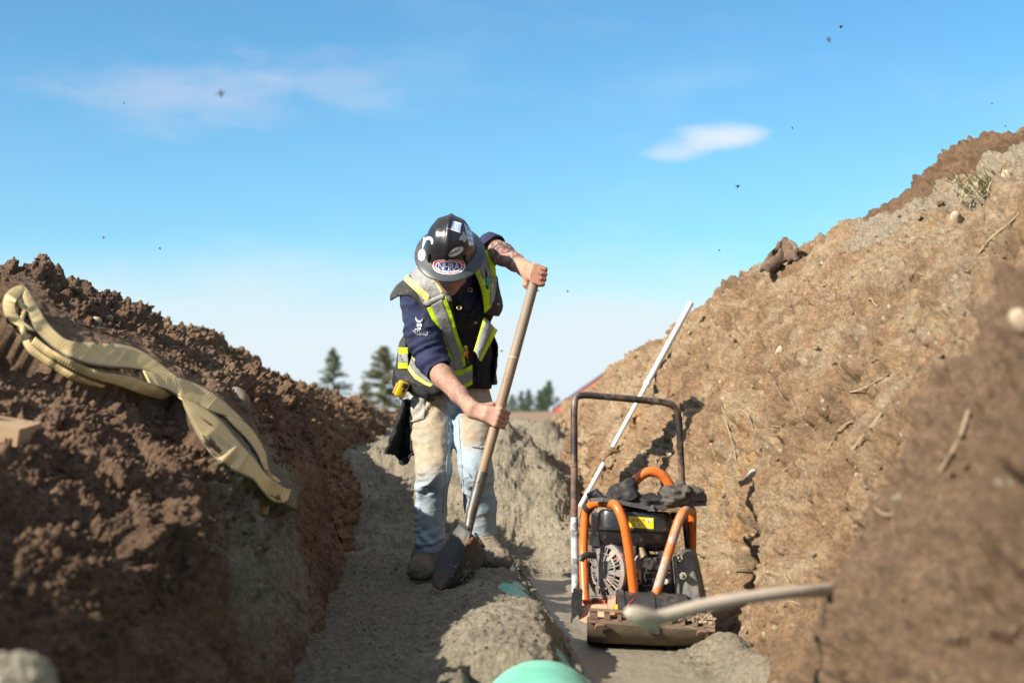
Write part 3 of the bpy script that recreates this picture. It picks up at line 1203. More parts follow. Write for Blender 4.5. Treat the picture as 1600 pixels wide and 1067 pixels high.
def hand(fl, c, a, wrist, back, order=1, thumb_side=1, scale=1.0):
    """a hand closed round a pole: c middle of the grip on the pole's axis, a the pole's direction, index finger at the +a*order end,
    back = direction from the pole towards the back of the hand"""
    a = np.array(a) / np.linalg.norm(a)
    back = np.array(back, float)
    r = back - a * (back @ a)
    r /= np.linalg.norm(r)
    w = np.array(wrist) - np.array(c)
    m = -(w - a * (w @ a) - r * ((w - a * (w @ a)) @ r))
    m /= np.linalg.norm(m)
    c = np.array(c)
    R = SHR

    def pol(ang, rad, s):
        q = math.radians(ang)
        return c + a * s + (r * math.cos(q) + m * math.sin(q)) * rad
    offs = np.array([.034, .0115, -.0115, -.033]) * order
    lens = [1.0, 1.07, 1.0, .84]
    rad = [.0094, .0097, .0093, .0083]
    mcps = []
    for i in range(4):
        s = offs[i]
        rr = rad[i]
        a0 = 18 + (3 - i) * 1.5
        st = lens[i]
        mcp = pol(a0, R + .021, s)
        pip = pol(a0 + 78 * st, R + .0165, s * .96)
        dip = pol(a0 + 78 * st + 52 * st, R + .0115, s * .92)
        tip = pol(a0 + 78 * st + 92 * st, R + .0095, s * .9)
        fl.limb([mcp, pip, dip, tip], [rr * 1.12, rr * 1.05, rr * .95, rr * .82], k=.0035)
        fl.ell(pip, (rr * 1.13,) * 3, k=.004)
        mcps.append(mcp)
    wr = np.array(wrist)
    side = a * order
    base = wr * .55 + np.mean(mcps, 0) * .45 - r * .004
    for i, mcp in enumerate(mcps):
        fl.limb([wr + side * (.016 - .0105 * i), wr * .45 + mcp * .55 + r * .003, mcp - r * .002], [.0165, .0145, .0112], k=.011)
        fl.ell(mcp + r * .003, (.0098, .0098, .0098), k=.006)
    # heel and ball of the thumb
    fl.limb([wr + side * .010 - r * .004, c - m * .030 + side * .020 - r * .002], [.021, .020], k=.014)
    fl.limb([wr - side * .014 - r * .004, c - m * .022 - side * .020 + r * .004], [.019, .017], k=.014)
    # thumb: leaves the index side near the wrist, lies along and round the pole
    t0 = wr * .6 + (c - m * .02) * .4 + side * .024 - r * .002
    t1 = c - m * (R + .019) + side * .046 - r * .004
    t2 = c - m * (R + .008) * .8 + side * .060 - r * (R + .004) * .8
    t3 = c + m * .006 + side * .062 - r * (R + .012)
    fl.limb([t0, t1, t2, t3], [.0165, .0128, .0115, .0092], k=.007)
    return mcps


FACE = [None, None]


def build_body():
    # head, neck, trunk, upper arms, legs (mostly under the clothes)
    lo, hi = np.array([-.75, 5.7, 0.02]), np.array([.2, 6.8, 1.75])
    f = Field(lo, hi, .0105)
    Z = (1, 0, 0)
    f.limb([J['pel'], J['mid'], J['chest']], [.105, .10, .105], k=.05, flat=(Z, 1.35))
    f.limb([J['shl'], J['chest'], J['shr']], [.055, .08, .055], k=.05)
    f.limb([J['chest'], J['neck'], J['head']], [.07, .056, .055], k=.04)
    f.limb([J['hipl'], J['knl'], J['anl']], [.083, .055, .038], k=.04)
    f.limb([J['hipr'], J['knr'], J['anr']], [.083, .055, .038], k=.04)
    f.limb([J['shl'], J['ell']], [.052, .042], k=.03)
    f.limb([J['shr'], J['elr']], [.052, .042], k=.03)
    # head in its own, finer field: the face looks down at the blade
    hf = Field(np.array(J['head']) - .19, np.array(J['head']) + .19, .0048)
    HC = np.array(P(707, 402, 5.985))
    Rm = Matrix.Rotation(math.radians(7), 3, 'Z') @ Matrix.Rotation(math.radians(31), 3, 'X') @ Matrix.Rotation(math.radians(5), 3, 'Y')
    X, Yv, Zv = [np.array(Rm @ Vector(v)) for v in ((1, 0, 0), (0, -1, 0), (0, 0, 1))]       # right of picture, face forward, crown up

    def at(x, y, z):
        return HC + X * x + Yv * y + Zv * z
    rot = np.stack([X, Yv, Zv], 1)
    FACE[:] = [HC, rot]
    hf.ell(at(0, -.012, .015), (.076, .096, .10), rot, k=.03)
    hf.ell(at(0, .030, -.055), (.058, .060, .070), rot, k=.04)
    hf.limb([at(0, .058, -.118), at(0, .062, -.112)], [.026, .026], k=.03)                 # chin
    hf.limb([at(-.048, .005, -.10), at(0, .058, -.118), at(.048, .005, -.10)], [.022, .022, .022], k=.025)
    hf.limb([at(0, .084, -.018), at(0, .104, -.048)], [.010, .0135], k=.010)               # nose
    hf.ell(at(-.012, .092, -.052), (.009, .010, .008), rot, k=.006)
    hf.ell(at(.012, .092, -.052), (.009, .010, .008), rot, k=.006)
    hf.limb([at(-.022, .076, -.079), at(0, .085, -.077), at(.022, .076, -.079)], [.006, .0075, .006], k=.005)      # lips
    hf.limb([at(-.019, .074, -.089), at(0, .082, -.090), at(.019, .074, -.089)], [.006, .008, .006], k=.005)
    hf.limb([at(-.052, .066, .0), at(-.018, .082, .002)], [.009, .009], k=.012)             # brows
    hf.limb([at(.052, .066, .0), at(.018, .082, .002)], [.009, .009], k=.012)
    for sgn in (-1, 1):
        hf.ell(at(.032 * sgn, .084, -.020), (.017, .012, .010), rot, k=.01, cut=True)
        hf.ell(at(.031 * sgn, .072, -.020), (.0125, .0115, .0115), rot, k=.003)
        hf.ell(at(.042 * sgn, .062, -.048), (.022, .018, .018), rot, k=.02)                 # cheekbones
        hf.ell(at(.078 * sgn, -.012, -.03), (.010, .019, .032), rot, k=.006)                # ears
    hf.limb([at(0, -.02, -.06), np.array(J['neck'])], [.058, .06], k=.03)
    hf.half(np.array(J['neck']), np.array(J['neck']) - np.array(J['head']))
    # forearms and hands, finer again
    fl = Field(np.minimum(J['ell'], J['wrl']) - .11, np.maximum(J['ell'], J['wrl']) + np.array([.17, .11, .09]), .0034)
    e, w = J['ell'], J['wrl']
    ax = (w - e)
    fl.limb([e, e + ax * .3, e + ax * .68, w - ax * .02], [.045, .047, .036, .0275], k=.02)
    fl.limb([w - ax * .08, w], [.028, .0265], k=.015, flat=(sh_dir, 1.25))
    gl = SH0 + (SH1 - SH0) * ((655 - 426) / (800 - 426))
    hand(fl, gl, sh_dir, J['wrl'], (-.30, -.95, .10), 1)
    fr = Field(np.minimum(J['elr'], J['wrr']) - .10, np.maximum(J['elr'], J['wrr']) + np.array([.17, .10, .09]), .0034)
    e, w = J['elr'], J['wrr']
    ax = (w - e)
    fr.limb([e - ax * .15, e + ax * .3, e + ax * .68, w - ax * .02], [.047, .048, .037, .028], k=.02)
    fr.limb([w - ax * .08, w], [.029, .0275], k=.015, flat=(sh_dir, 1.25))
    gr = SH0 - sh_dir * .012
    hand(fr, gr, sh_dir, J['wrr'], (-.35, -.75, .55), -1)
    v, q = grow([f, hf, fl, fr], 2)
    me = np_mesh('person', v, q)
    tat = np.zeros(len(v))
    red = np.zeros(len(v))
    for e, w, a0, a1 in ((J['ell'], J['wrl'], .12, .97), (J['elr'], J['wrr'], .0, .78)):
        t = ((v - e) @ (w - e)) / ((w - e) @ (w - e))
        d = np.linalg.norm(v - e - t[:, None] * (w - e), axis=1)
        tat = np.maximum(tat, sstep(a0 - .05, a0 + .05, t) * sstep(a1 + .04, a1 - .06, t) * (d < .08))
        red = np.maximum(red, sstep(1.15, 1.5, t) * (d < .1))
    tat[np.abs(v[:, 0] - J['ell'][0]) > 9] = 0
    attr(me, 'tattoo', tat * np.where(v[:, 0] < -.125, .40, 1.0))
    attr(me, 'red', red)
    loc = (v - FACE[0]) @ FACE[1]
    attr(me, 'beard', sstep(-.045, -.075, loc[:, 2]) * sstep(-.02, .03, loc[:, 1]) * (np.abs(loc[:, 0]) < .1) * (np.abs(loc[:, 2]) < .17) * (1 - .8 * np.exp(-(loc[:, 0] / .022) ** 2 - ((loc[:, 2] + .084) / .008) ** 2)))
    o = link('body', me, M_skin, worker)
    return o


# helmet frame: x to the right of the picture, -y forward (towards the viewer), z up through the crown
HEAD_R = (Matrix.Rotation(math.radians(-7), 3, 'Z') @ Matrix.Rotation(math.radians(47), 3, 'X') @ Matrix.Rotation(math.radians(6), 3, 'Y'))
HELM_C = P(703, 391, 5.965)


# a face looking down: the head leans like the helmet
body = build_body()


def folds(amp, fz, fx, seed=0.0, p=1.0):
    """cloth creases"""
    def f(v, n):
        q = v * np.array([fx, fx, fz]) + seed
        w = q + .8 * np.stack([perlin(q * .6), perlin(q * .6 + 4), perlin(q * .6 + 8)], 1)
        r = 1 - np.abs(perlin(w)) * 2.2
        return (amp * (r - .4) + amp * .6 * fbm(v * 9 + seed, 3)) * p
    return f


# ---------------------------------------------------------------- jeans
def build_jeans():
    f = Field([-.66, 5.95, .10], [.12, 6.75, 1.0], .0066)
    Z = (1, 0, 0)
    f.limb([P(705, 590, 6.46), P(704, 618, 6.46)], [.118, .122], k=.05, flat=(Z, 1.46))
    f.ell(P(690, 628, 6.57), (.11, .10, .11), k=.05)
    f.ell(P(724, 628, 6.57), (.11, .10, .11), k=.05)
    f2 = Field([-.66, 5.95, .10], [.12, 6.75, 1.0], .0066)
    for hp, kn, an, w in (('hipl', 'knl', 'anl', 1.0), ('hipr', 'knr', 'anr', .97)):
        g = f if hp == 'hipl' else f2
        h_, k_, a_ = J[hp], J[kn], J[an]
        g.limb([h_, h_ * .45 + k_ * .55, k_, k_ * .5 + a_ * .5 + (0, .02, 0), a_ + (0, 0, -.022)], [.098 * w, .089 * w, .072 * w, .068 * w, .064 * w], k=.03)
        g.ell(k_ + (0, -.03, 0), (.052, .050, .07), k=.03)
    f._join((slice(None),) * 3, f2.F, .012)
    z0, z1 = J['anl'][2] - .035, J['anr'][2] - .03

    def crease(v, fz, seed, slope):
        """sharp-edged folds that come and go along the leg"""
        w = v * np.array([5.5, 5.5, fz]) + seed
        w[:, 2] += slope * v[:, 0] * 9 + 1.1 * perlin(v * 7 + seed)
        r = np.clip(1 - 2.6 * np.abs(perlin(w)), -.2, 1)
        return r * np.clip(.25 + 1.7 * perlin(v * np.array([6, 6, 8.]) + seed * 2), 0, 1)

    def d(v, n):
        kn = .35 + 1.0 * np.exp(-((v[:, 2] - .47) / .09) ** 2) + 1.3 * np.exp(-((v[:, 2] - .19) / .08) ** 2) + .9 * np.exp(-((v[:, 2] - .80) / .07) ** 2)
        r = .020 * kn * (crease(v, 13, 3.3, 1.0) + .6 * crease(v, 22, 8.1, -1.2)) * np.clip(.25 - 1.2 * n[:, 1], .15, 1)
        seam = 0
        return r + .0045 * fbm(v * np.array([6, 6, 4.]), 3) + .0015 * fbm(v * 40, 2)
    v, q = grow([f], 2, d)
    # open the hems
    fc = v[q].mean(1)
    left = fc[:, 0] < J['anl'][0] * .5 + J['anr'][0] * .5
    hem = np.where(left, J['anl'][2] - .045, J['anr'][2] - .035) + .006 * np.sin(fc[:, 0] * 60)
    q = q[fc[:, 2] > hem]
    v, q = trim(v, q)
    me = np_mesh('jeans', v, q)
    px_, py_ = pix(v)
    mud = sstep(770, 715, py_) * .9
    mud = mud * (1 - .8 * np.exp(-((px_ - (703 + .02 * (py_ - 650))) / 7.0) ** 2))
    mud = np.where(px_ > 707, mud * sstep(722, 680, py_) * sstep(712, 727, px_) * .95, mud)
    mud = mud + .25 * np.exp(-((py_ - 815) / 25) ** 2)
    attr(me, 'mud', mud)
    o = link('jeans', me, M_denim, worker)
    md = o.modifiers.new('thickness', 'SOLIDIFY')
    md.thickness = .003
    return o, v, q


jeans, jv, jq = build_jeans()
T_jeans = BVHTree.FromPolygons(jv.tolist(), jq.tolist())


def four(p):
    def fn(s, t):
        a = [p[0][k] + (p[1][k] - p[0][k]) * s for k in (0, 1)]
        b = [p[3][k] + (p[2][k] - p[3][k]) * s for k in (0, 1)]
        return a[0] + (b[0] - a[0]) * t, a[1] + (b[1] - a[1]) * t
    return fn


pk = decal('pocket', T_jeans, four([(639, 615), (664, 624), (664, 654), (642, 661)]), 12, 16, .003, M_denim, jeans, .003)
attr(pk.data, 'mud', np.full(len(pk.data.vertices), .62))
M_tear = mat('torn_dark_gap', (.06, .065, .075), (.03, .03, .035), 60, .95)
M_thread = mat('white_threads', (.62, .61, .58), (.5, .49, .46), 60, .95)
tr_ = decal('tear', T_jeans, four([(738, 697.5), (757, 700), (757, 702.3), (738, 699.2)]), 10, 3, .002, M_tear, jeans)
decal('loose_threads', T_jeans, four([(750, 697), (760, 694.5), (760, 697.5), (750, 700)]), 6, 4, .005, M_thread, tr_)
decal('tear', T_jeans, four([(732, 739), (734, 739.5), (738, 747), (736.5, 747)]), 3, 6, .002, M_tear, jeans)
for xs, ys in (((703, 700, 697, 692), (660, 700, 745, 800)), ((716, 718, 722, 727), (655, 690, 740, 800))):
    strip('leg_seam', T_jeans, [(x - .8, y, x + .8, y) for x, y in zip(xs, ys)], .0025, M_denim, jeans, 40, 3, thick=.002)


# ---------------------------------------------------------------- sweatshirt
def build_sweatshirt():
    f = Field([-.62, 5.9, .70], [.10, 6.75, 1.62], .0062)
    Z = (1, 0, 0)
    f.limb([J['pel'], J['mid'], J['chest']], [.115, .11, .115], k=.05, flat=(Z, 1.38))
    f.limb([J['shl'], J['chest'], J['shr']], [.06, .085, .06], k=.05)
    f.limb([J['chest'], J['neck']], [.08, .07], k=.04)
    e = J['ell'] + (J['wrl'] - J['ell']) * .14
    f.limb([J['shl'] + (.0, .0, .0), J['shl'] * .5 + J['ell'] * .5 + (-.004, 0, 0), J['ell'] + (.004, 0, .01), e], [.076, .074, .062, .055], k=.03)
    er = J['elr'] + (J['wrr'] - J['elr']) * .03
    f.limb([J['shr'], J['elr'] + (-.01, 0, 0), er], [.066, .060, .054], k=.03)
    f.half(e, np.array(J['wrl'] - J['ell']) * 1.0 + 0, .006) if False else None

    def d(v, n):
        arm = np.exp(-((v[:, 2] - J['ell'][2] - .05) / .11) ** 2) * (v[:, 0] < J['ell'][0] + .10)
        ax = (J['ell'] - J['shl'])
        s = (v - J['shl']) @ ax / np.linalg.norm(ax)
        ring = (1 - 2.3 * np.abs(perlin(np.stack([v[:, 0] * 5, v[:, 1] * 5, s * 27 + 5 * v[:, 0]], 1)))) * .0125 * arm
        return folds(.006, 10, 9, 1.1)(v, n) + ring
    v, q = grow([f], 2, d)
    fc = v[q].mean(1)
    fa = (J['wrl'] - J['ell']) / np.linalg.norm(J['wrl'] - J['ell'])
    fb = (J['wrr'] - J['elr']) / np.linalg.norm(J['wrr'] - J['elr'])
    cutl = ((fc - e) @ fa > .022) & (np.linalg.norm(fc - e, axis=1) < .14)
    cutr = ((fc - er) @ fb > .010) & (np.linalg.norm(fc - er, axis=1) < .13)
    q = q[~(cutl | cutr)]
    v, q = trim(v, q)
    me = np_mesh('sweatshirt', v, q)
    o = link('sweatshirt', me, M_navy, worker)
    md = o.modifiers.new('thickness', 'SOLIDIFY')
    md.thickness = .004
    return v, q


sv, sq = build_sweatshirt()
T_sweat = BVHTree.FromPolygons(sv.tolist(), sq.tolist())


# ---------------------------------------------------------------- black inner waistcoat and the high visibility vest
def torso_field(grow_by, lo=(-.70, 5.9, .70), hi=(.12, 6.75, 1.62), h=.0066):
    f = Field(lo, hi, h)
    Z = (1, 0, 0)
    g = grow_by
    f.limb([P(703, 600, 6.45), J['mid'], J['chest'], P(710, 455, 6.21)], [.132 + g, .121 + g, .120 + g, .098 + g], k=.05, flat=(Z, 1.42))
    f.limb([J['shl'] + (.015, .0, .028), P(695, 447, 6.18)], [.060 + g, .078 + g], k=.04)
    f.limb([P(725, 430, 6.18), J['shr'] + (-.01, 0, .0)], [.080 + g, .056 + g], k=.04)
    return f


fi = torso_field(.0)
iv, iq = grow([fi], 2, folds(.006, 8, 6, 5.0))
fc = iv[iq].mean(1)
X_, Y_ = pix(fc)
front = fc[:, 1] < 6.36
neckhole = inside(X_, Y_, [(690, 440), (740, 405), (762, 425), (748, 470), (733, 492), (716, 470)]) & front
iq = iq[~neckhole & (Y_ < 607) & (np.linalg.norm(fc - J['neck'], axis=1) > .085)]
iv, iq = trim(iv, iq)
o = link('waistcoat', np_mesh('waistcoat', iv, iq), M_black_cloth, worker)
md = o.modifiers.new('thickness', 'SOLIDIFY')
md.thickness = .006
T_inner = BVHTree.FromPolygons(iv.tolist(), iq.tolist())
waistcoat = o

fo = torso_field(.017, lo=(-.74, 5.88, .70), hi=(.16, 6.78, 1.64))
# the left shoulder of the vest stands out like a cap; the hem flares over the belt
fo.limb([P(664, 446, 6.19), P(634, 466, 6.24)], [.078, .068], k=.03)
fo.limb([P(643, 540, 6.5), P(641, 595, 6.50)], [.06, .066], k=.05)
fo.limb([P(768, 470, 6.27), P(762, 420, 6.24)], [.035, .04], k=.05)
ov, oq = grow([fo], 2, folds(.008, 7, 7, 9.0))
T_outer_full = BVHTree.FromPolygons(ov.tolist(), oq.tolist())
fc = ov[oq].mean(1)
X_, Y_ = pix(fc)
front = fc[:, 1] < 6.40
opening = inside(X_, Y_, [(676, 425), (689, 426), (697, 441), (706, 470), (715, 525), (724, 548), (736, 566), (738, 606), (742, 640), (830, 640), (830, 500), (762, 492), (756, 480), (752, 452), (743, 426), (738, 412), (738, 400), (760, 380), (735, 340), (650, 380)]) & front
armhole = (inside(X_, Y_, [(600, 478), (622, 462), (640, 462), (657, 478), (677, 512), (690, 535), (692, 560), (690, 600), (640, 600), (633, 560), (622, 520), (605, 500)]) & (fc[:, 1] < 6.33))
arm_r = np.linalg.norm(fc - (J['shr'] + (.07, 0, .0)), axis=1) < .075
hem = Y_ > np.interp(X_, [600, 640, 660, 700, 740, 780], [598, 603, 612, 612, 606, 600])
oq = oq[~opening & ~armhole & ~hem & ~arm_r & (np.linalg.norm(fc - J['neck'], axis=1) > .09)]
ov, oq = trim(ov, oq, 14)
vest = link('safety_vest', np_mesh('safety_vest', ov, oq), M_vestcloth, worker)
md = vest.modifiers.new('thickness', 'SOLIDIFY')
md.thickness = .005
T_vest = BVHTree.FromPolygons(ov.tolist(), oq.tolist())
TV = T_outer_full


def band(pts, lo_hi_mats, eps=.006, nv=36):
    for nm, lo, hi, m, e in lo_hi_mats:
        strip(nm, TV, pts, eps + e, m, vest, nv + 8, 9, lo, hi, .002)


S3 = [('lime_edge', 0, .22, M_lime, 0), ('silver_tape', .22, .78, M_silver, .0012), ('lime_edge', .78, 1, M_lime, 0)]
# left front: from the shoulder down beside the opening
band([(657, 420, 690, 425), (634, 434, 684, 437), (652, 462, 697, 459), (668, 492, 708, 488)], [('lime_edge', .0, .0 + .26, M_yellow, 0), ('silver_tape', .26, .74, M_silver, .0012), ('lime_edge', .74, 1, M_yellow, 0)][0:0], nv=20)
strip('shoulder_panel', TV, [(655, 417, 690, 425), (640, 427, 697, 440), (648, 450, 703, 457), (662, 478, 707, 470)], .005, M_silver, vest, 32, 14)
strip('lime_edge', TV, [(636, 429, 631, 438), (652, 444, 647, 453), (673, 463, 668, 474)], .006, M_yellow, vest, 24, 8)
strip('lime_edge', TV, [(657, 412, 650, 417), (672, 424, 668, 430), (684, 433, 680, 441), (698, 455, 689, 459)], .0075, M_yellow, vest, 20, 3)
strip('cross_tape', TV, [(661, 472, 667, 481), (676, 466, 681, 476), (693, 458, 696, 467)], .0065, M_silver, vest, 14, 3)
band([(667, 481, 697, 464), (681, 512, 707, 492), (694, 545, 716, 525), (700, 558, 725, 548), (707, 580, 727, 572)], S3, nv=36)
strip('lime_panel', TV, [(693, 530, 703, 556), (691, 555, 716, 572), (690, 580, 722, 580)], .0045, M_lime, vest, 16, 4)
strip('hem_tape', TV, [(694, 560, 693, 580), (712, 566, 712, 584), (724, 565, 724, 580)], .007, M_silver, vest, 14, 4)
# waist band across the left front
band([(676, 607, 677, 578), (700, 610, 700, 580), (722, 609, 722, 578), (738, 600, 738, 570)], [('lime_edge', 0, .22, M_lime, 0), ('silver_tape', .22, .74, M_silver, .0012), ('lime_edge', .74, 1, M_lime, 0)], eps=.009, nv=26)
# the same band round the side under the arm
band([(637, 577, 645, 553), (648, 592, 653, 568), (665, 602, 668, 580), (690, 610, 690, 588)], [('lime_edge', 0, .3, M_yellow, 0), ('silver_tape', .3, .8, M_silver, .0012), ('lime_edge', .8, 1, M_yellow, 0)], eps=.010, nv=22)
band([(620, 577, 637, 577), (620, 560, 637, 560), (622, 544, 637, 542)], [('lime_edge', 0, 1, M_vestcloth, 0)], nv=10)
for a, b, m, nm in ((543, 553, M_lime, 'lime_edge'), (553, 567, M_silver, 'silver_tape'), (567, 576, M_lime, 'lime_edge')):
    strip(nm, TV, [(622, a, 622, b), (637, a, 638, b)], .011, m, vest, 16, 10)
# right front
band([(752, 452, 776, 440), (742, 425, 774, 418), (738, 412, 768, 400), (750, 396, 760, 390)], [('lime_edge', 0, .25, M_lime, 0), ('silver_tape', .25, .78, M_silver, .0012), ('lime_edge', .78, 1, M_lime, 0)], nv=26)
strip('lime_panel', TV, [(751, 448, 774, 440), (755, 468, 772, 462), (757, 490, 767, 480)], .0075, M_lime, vest, 16, 4)
strip('silver_tape', TV, [(763, 432, 776, 432), (766, 452, 775, 452), (765, 478, 772, 470)], .0095, M_silver, vest, 14, 4)


# the flap of the right front, blown open, with its tape
def flap():
    A, B, C, D = P(756, 497, 6.05), P(777, 515, 6.10), P(751, 564, 6.06), P(741, 549, 6.06)
    E0 = P(754, 480, 6.10)

    def fn_(s, t):
        top = E0.lerp(B, s) if False else A.lerp(B, s)
        bot = D.lerp(C, s)
        p = top.lerp(bot, t)
        return p + Vector((0, -.018 * math.sin(math.pi * s) - .012 * math.sin(5 * t + 1), .004 * math.sin(6 * s)))

    def sheet(name, s0, s1, off, m, par):
        vs = [fn_(s0 + (s1 - s0) * i / 7, j / 11) + Vector((0, -off, 0)) for j in range(12) for i in range(8)]
        o = link(name, np_mesh(name, np.array([tuple(v) for v in vs]), grid_faces(12, 8)), m, par)
        md = o.modifiers.new('thickness', 'SOLIDIFY')
        md.thickness = .003
        return o
    fl = sheet('vest_flap', 0, 1, 0, M_vestcloth, vest)
    sheet('lime_edge', 0, .16, .004, M_lime, fl)
    sheet('silver_tape', .16, .74, .005, M_silver, fl)
    sheet('lime_edge', .74, 1.0, .004, M_lime, fl)


flap()

# waistcoat placket edge, grommets and buttons
M_brass = mat('worn_brass', (.42, .30, .16), (.25, .17, .09), 60, .45, 0.9)
M_blackmetal = mat('black_snap', (.01, .01, .01), rough=.4)


def ring_at(px, py, r, rt, name, m, par, T, disc=None):
    p = project(T, px, py, .003)
    n = Vector((0.05, -1, .25)).normalized()
    M = Matrix.Translation(p) @ n.to_track_quat('Z', 'Y').to_matrix().to_4x4()
    b = MB()
    prof = [(r + rt * math.cos(a), rt * math.sin(a)) for a in np.linspace(0, 2 * math.pi, 9)]
    b.lathe(prof, M, 20)
    o = b.build(name, m, par)
    if disc:
        d = MB()
        d.lathe([(r, .0005), (0.0001, .0012)], M, 16)
        d.build('eyelet_hole', disc, o)
    return o


ring_at(717.5, 481, .0092, .0026, 'grommet', M_brass, waistcoat, TV, M_blackmetal)
ring_at(734.5, 453, .0088, .0025, 'grommet', M_brass, waistcoat, TV, M_blackmetal)
for px, py in ((743, 504), (745, 526)):
    p = project(T_inner, px, py, .002)
    MB().ball(p, (.009, .004, .009)).build('button', M_brass, waistcoat)
strip('placket', T_inner, [(700, 440, 706, 440), (719, 478, 727, 474), (735, 500, 741, 496)], .004, M_black_cloth, waistcoat, 20, 3, thick=.004)
strip('placket', T_inner, [(752, 440, 758, 440), (746, 480, 752, 480), (743, 540, 749, 540), (744, 600, 750, 600)], .004, M_black_cloth, waistcoat, 20, 3, thick=.004)

# ---------------------------------------------------------------- sleeve print: a horned head, four runic capitals and a line of small letters
M_print = mat('white_screen_print', (.62, .63, .66), (.50, .51, .56), 80, .9)


def px_poly(name, T, polys, eps, m, par):
    b = MB()
    for poly in polys:
        pts = [project(T, x, y, eps) for x, y in poly]
        if all(p is not None for p in pts):
            n = len(pts)
            b.add(pts, [list(range(n))])
    return b.build(name, m, par, smooth=False)


emb = [[(649, 494.5), (650.3, 497), (651.6, 499.8), (650.6, 502.2), (649.2, 499.5)], [(660.8, 496), (659.6, 501), (657.6, 503), (657.4, 500.6), (659, 498.6)], [(650.8, 502), (652.2, 499.8), (654.8, 500.8), (657.2, 500.4), (658, 503), (657, 504.6), (654.6, 503.8), (652, 504.2)],
       [(651, 506), (655, 504.8), (655, 509), (653, 511), (651, 509.5)], [(655.6, 505), (659, 506), (659, 510), (657, 511), (655.6, 509)],
       [(652.5, 511.5), (657.5, 511.5), (656.5, 514), (655, 515), (653.4, 514)]]
px_poly('print_emblem', T_sweat, emb, .006, M_print, worker)
lettering('print_letters', T_sweat, '·ODIN·', lambda s, t: (645 + 26 * s, 521 + 1.2 * s - 8.0 * t), .006, M_print, worker, spacing=1.25)
lettering('print_letters', T_sweat, 'WORKWEAR', lambda s, t: (648 + 20 * s, 523.6 + .7 * s - 2.4 * t), .006, M_print, worker)


# ---------------------------------------------------------------- boots
def boot(ank, toe, heel, name):
    ank, toe, heel = [np.array(x, float) for x in (ank, toe, heel)]
    z = min(toe[2], heel[2])
    f = Field(np.minimum(np.minimum(ank, toe), heel) - .12, np.maximum(np.maximum(ank, toe), heel) + .12, .0058)
    d = (toe - heel)
    d[2] = 0
    d /= np.linalg.norm(d)
    sd_ = np.array([-d[1], d[0], 0])
    f.limb([ank + (0, 0, .06), ank], [.055, .052], k=.03)
    f.limb([ank, heel + (0, 0, .045)], [.052, .046], k=.03)
    f.limb([ank + d * .02, toe - d * .05 + (0, 0, .052)], [.052, .046], k=.035, flat=(sd_, 1.1))
    f.limb([heel + (0, 0, .042), toe - d * .04 + (0, 0, .040)], [.043, .047], k=.03, flat=(sd_, 1.1))
    f.ell(toe - d * .038 + (0, 0, .044), (.052, .052, .040), k=.02)
    f.half((0, 0, z + .014), (0, 0, -1), .006)
    v, q = grow([f], 1, lambda v, n: .006 * fbm(v * 24, 4) + .35 * lumps(v, 42) * np.clip(fbm(v * 9, 2) + .3, 0, 1))
    o = link(name, np_mesh(name, v, q), M_leather, worker)
    # sole
    b = MB()
    ring_ = []
    for a in np.linspace(0, 2 * math.pi, 40, endpoint=False):
        c, s = math.cos(a), math.sin(a)
        L_ = np.linalg.norm((toe - heel)[:2]) / 2 + .028
        w = (.050 + .008 * c) * (abs(s) ** .8) * math.copysign(1, s)
        p = (toe + heel) / 2 + d * L_ * (abs(c) ** .75) * math.copysign(1, c) * .98 + sd_ * w
        ring_.append((p[0], p[1], z + .018))
    b.prism(ring_, (0, 0, -.026))
    b.build('boot_sole', M_sole, o)
    # laces
    lb = MB()
    for k in range(4):
        c = ank + d * (.05 + .018 * k) + np.array((0, 0, .044 - .011 * k))
        lb.tube([c - sd_ * .024, c + np.array((0, 0, .008)), c + sd_ * .024], .003, 6)
    lb.build('laces', M_sole, o)
    return o


boot(J['anl'] + (0, -.005, -.015), P(655, 907, 6.24), P(668, 903, 6.49), 'boot')
boot(J['anr'] + (.0, -.005, -.005), P(783, 893, 6.16), P(758, 883, 6.43), 'boot')

# ---------------------------------------------------------------- belt pouch and the dark lining under the vest hem
pf = Field([-.58, 6.15, .74], [-.2, 6.75, 1.05], .0065)
pf.limb([P(622, 596, 6.46), P(640, 603, 6.38), P(664, 612, 6.30), P(682, 609, 6.275), P(700, 604, 6.27)], [.022, .020, .022, .020, .012], k=.02)
pf.limb([P(622, 580, 6.5), P(622, 600, 6.47)], [.022, .024], k=.02)
pf.limb([P(666, 612, 6.29), P(667, 623, 6.285)], [.020, .010], k=.015)
v, q = grow([pf], 2, folds(.006, 14, 16, 2))
link('tool_belt', np_mesh('tool_belt', v, q), M_black_cloth, worker)

# ---------------------------------------------------------------- hard hat
M_helmet = None


def helmet_mat():
    n = NT('scuffed_black_shell')
    c = n.mix(n.rng(n.noise(14, 8, .7), .42, .7), (.008, .009, .010), (.022, .022, .022))
    c = n.mix(n.rng(n.noise(55, 7, .75, stretch=(1, 1, .3)), .60, .7), c, (.10, .088, .075))
    r = n.rng(n.noise(20, 8, .7), .35, .7, .22, .5)
    return n.out(c, r, n.bump(n.noise(60, 6, .7), .06, .004), spec=.55)


M_helmet = helmet_mat()
M_brim = mat('grey_black_brim', (.040, .046, .052), (.062, .068, .074), 14, .38, 0, .05, 60, dirt=(.10, .095, .085), dscale=18, damt=(.6, .75))
HM = Matrix.Translation(HELM_C) @ HEAD_R.to_4x4()


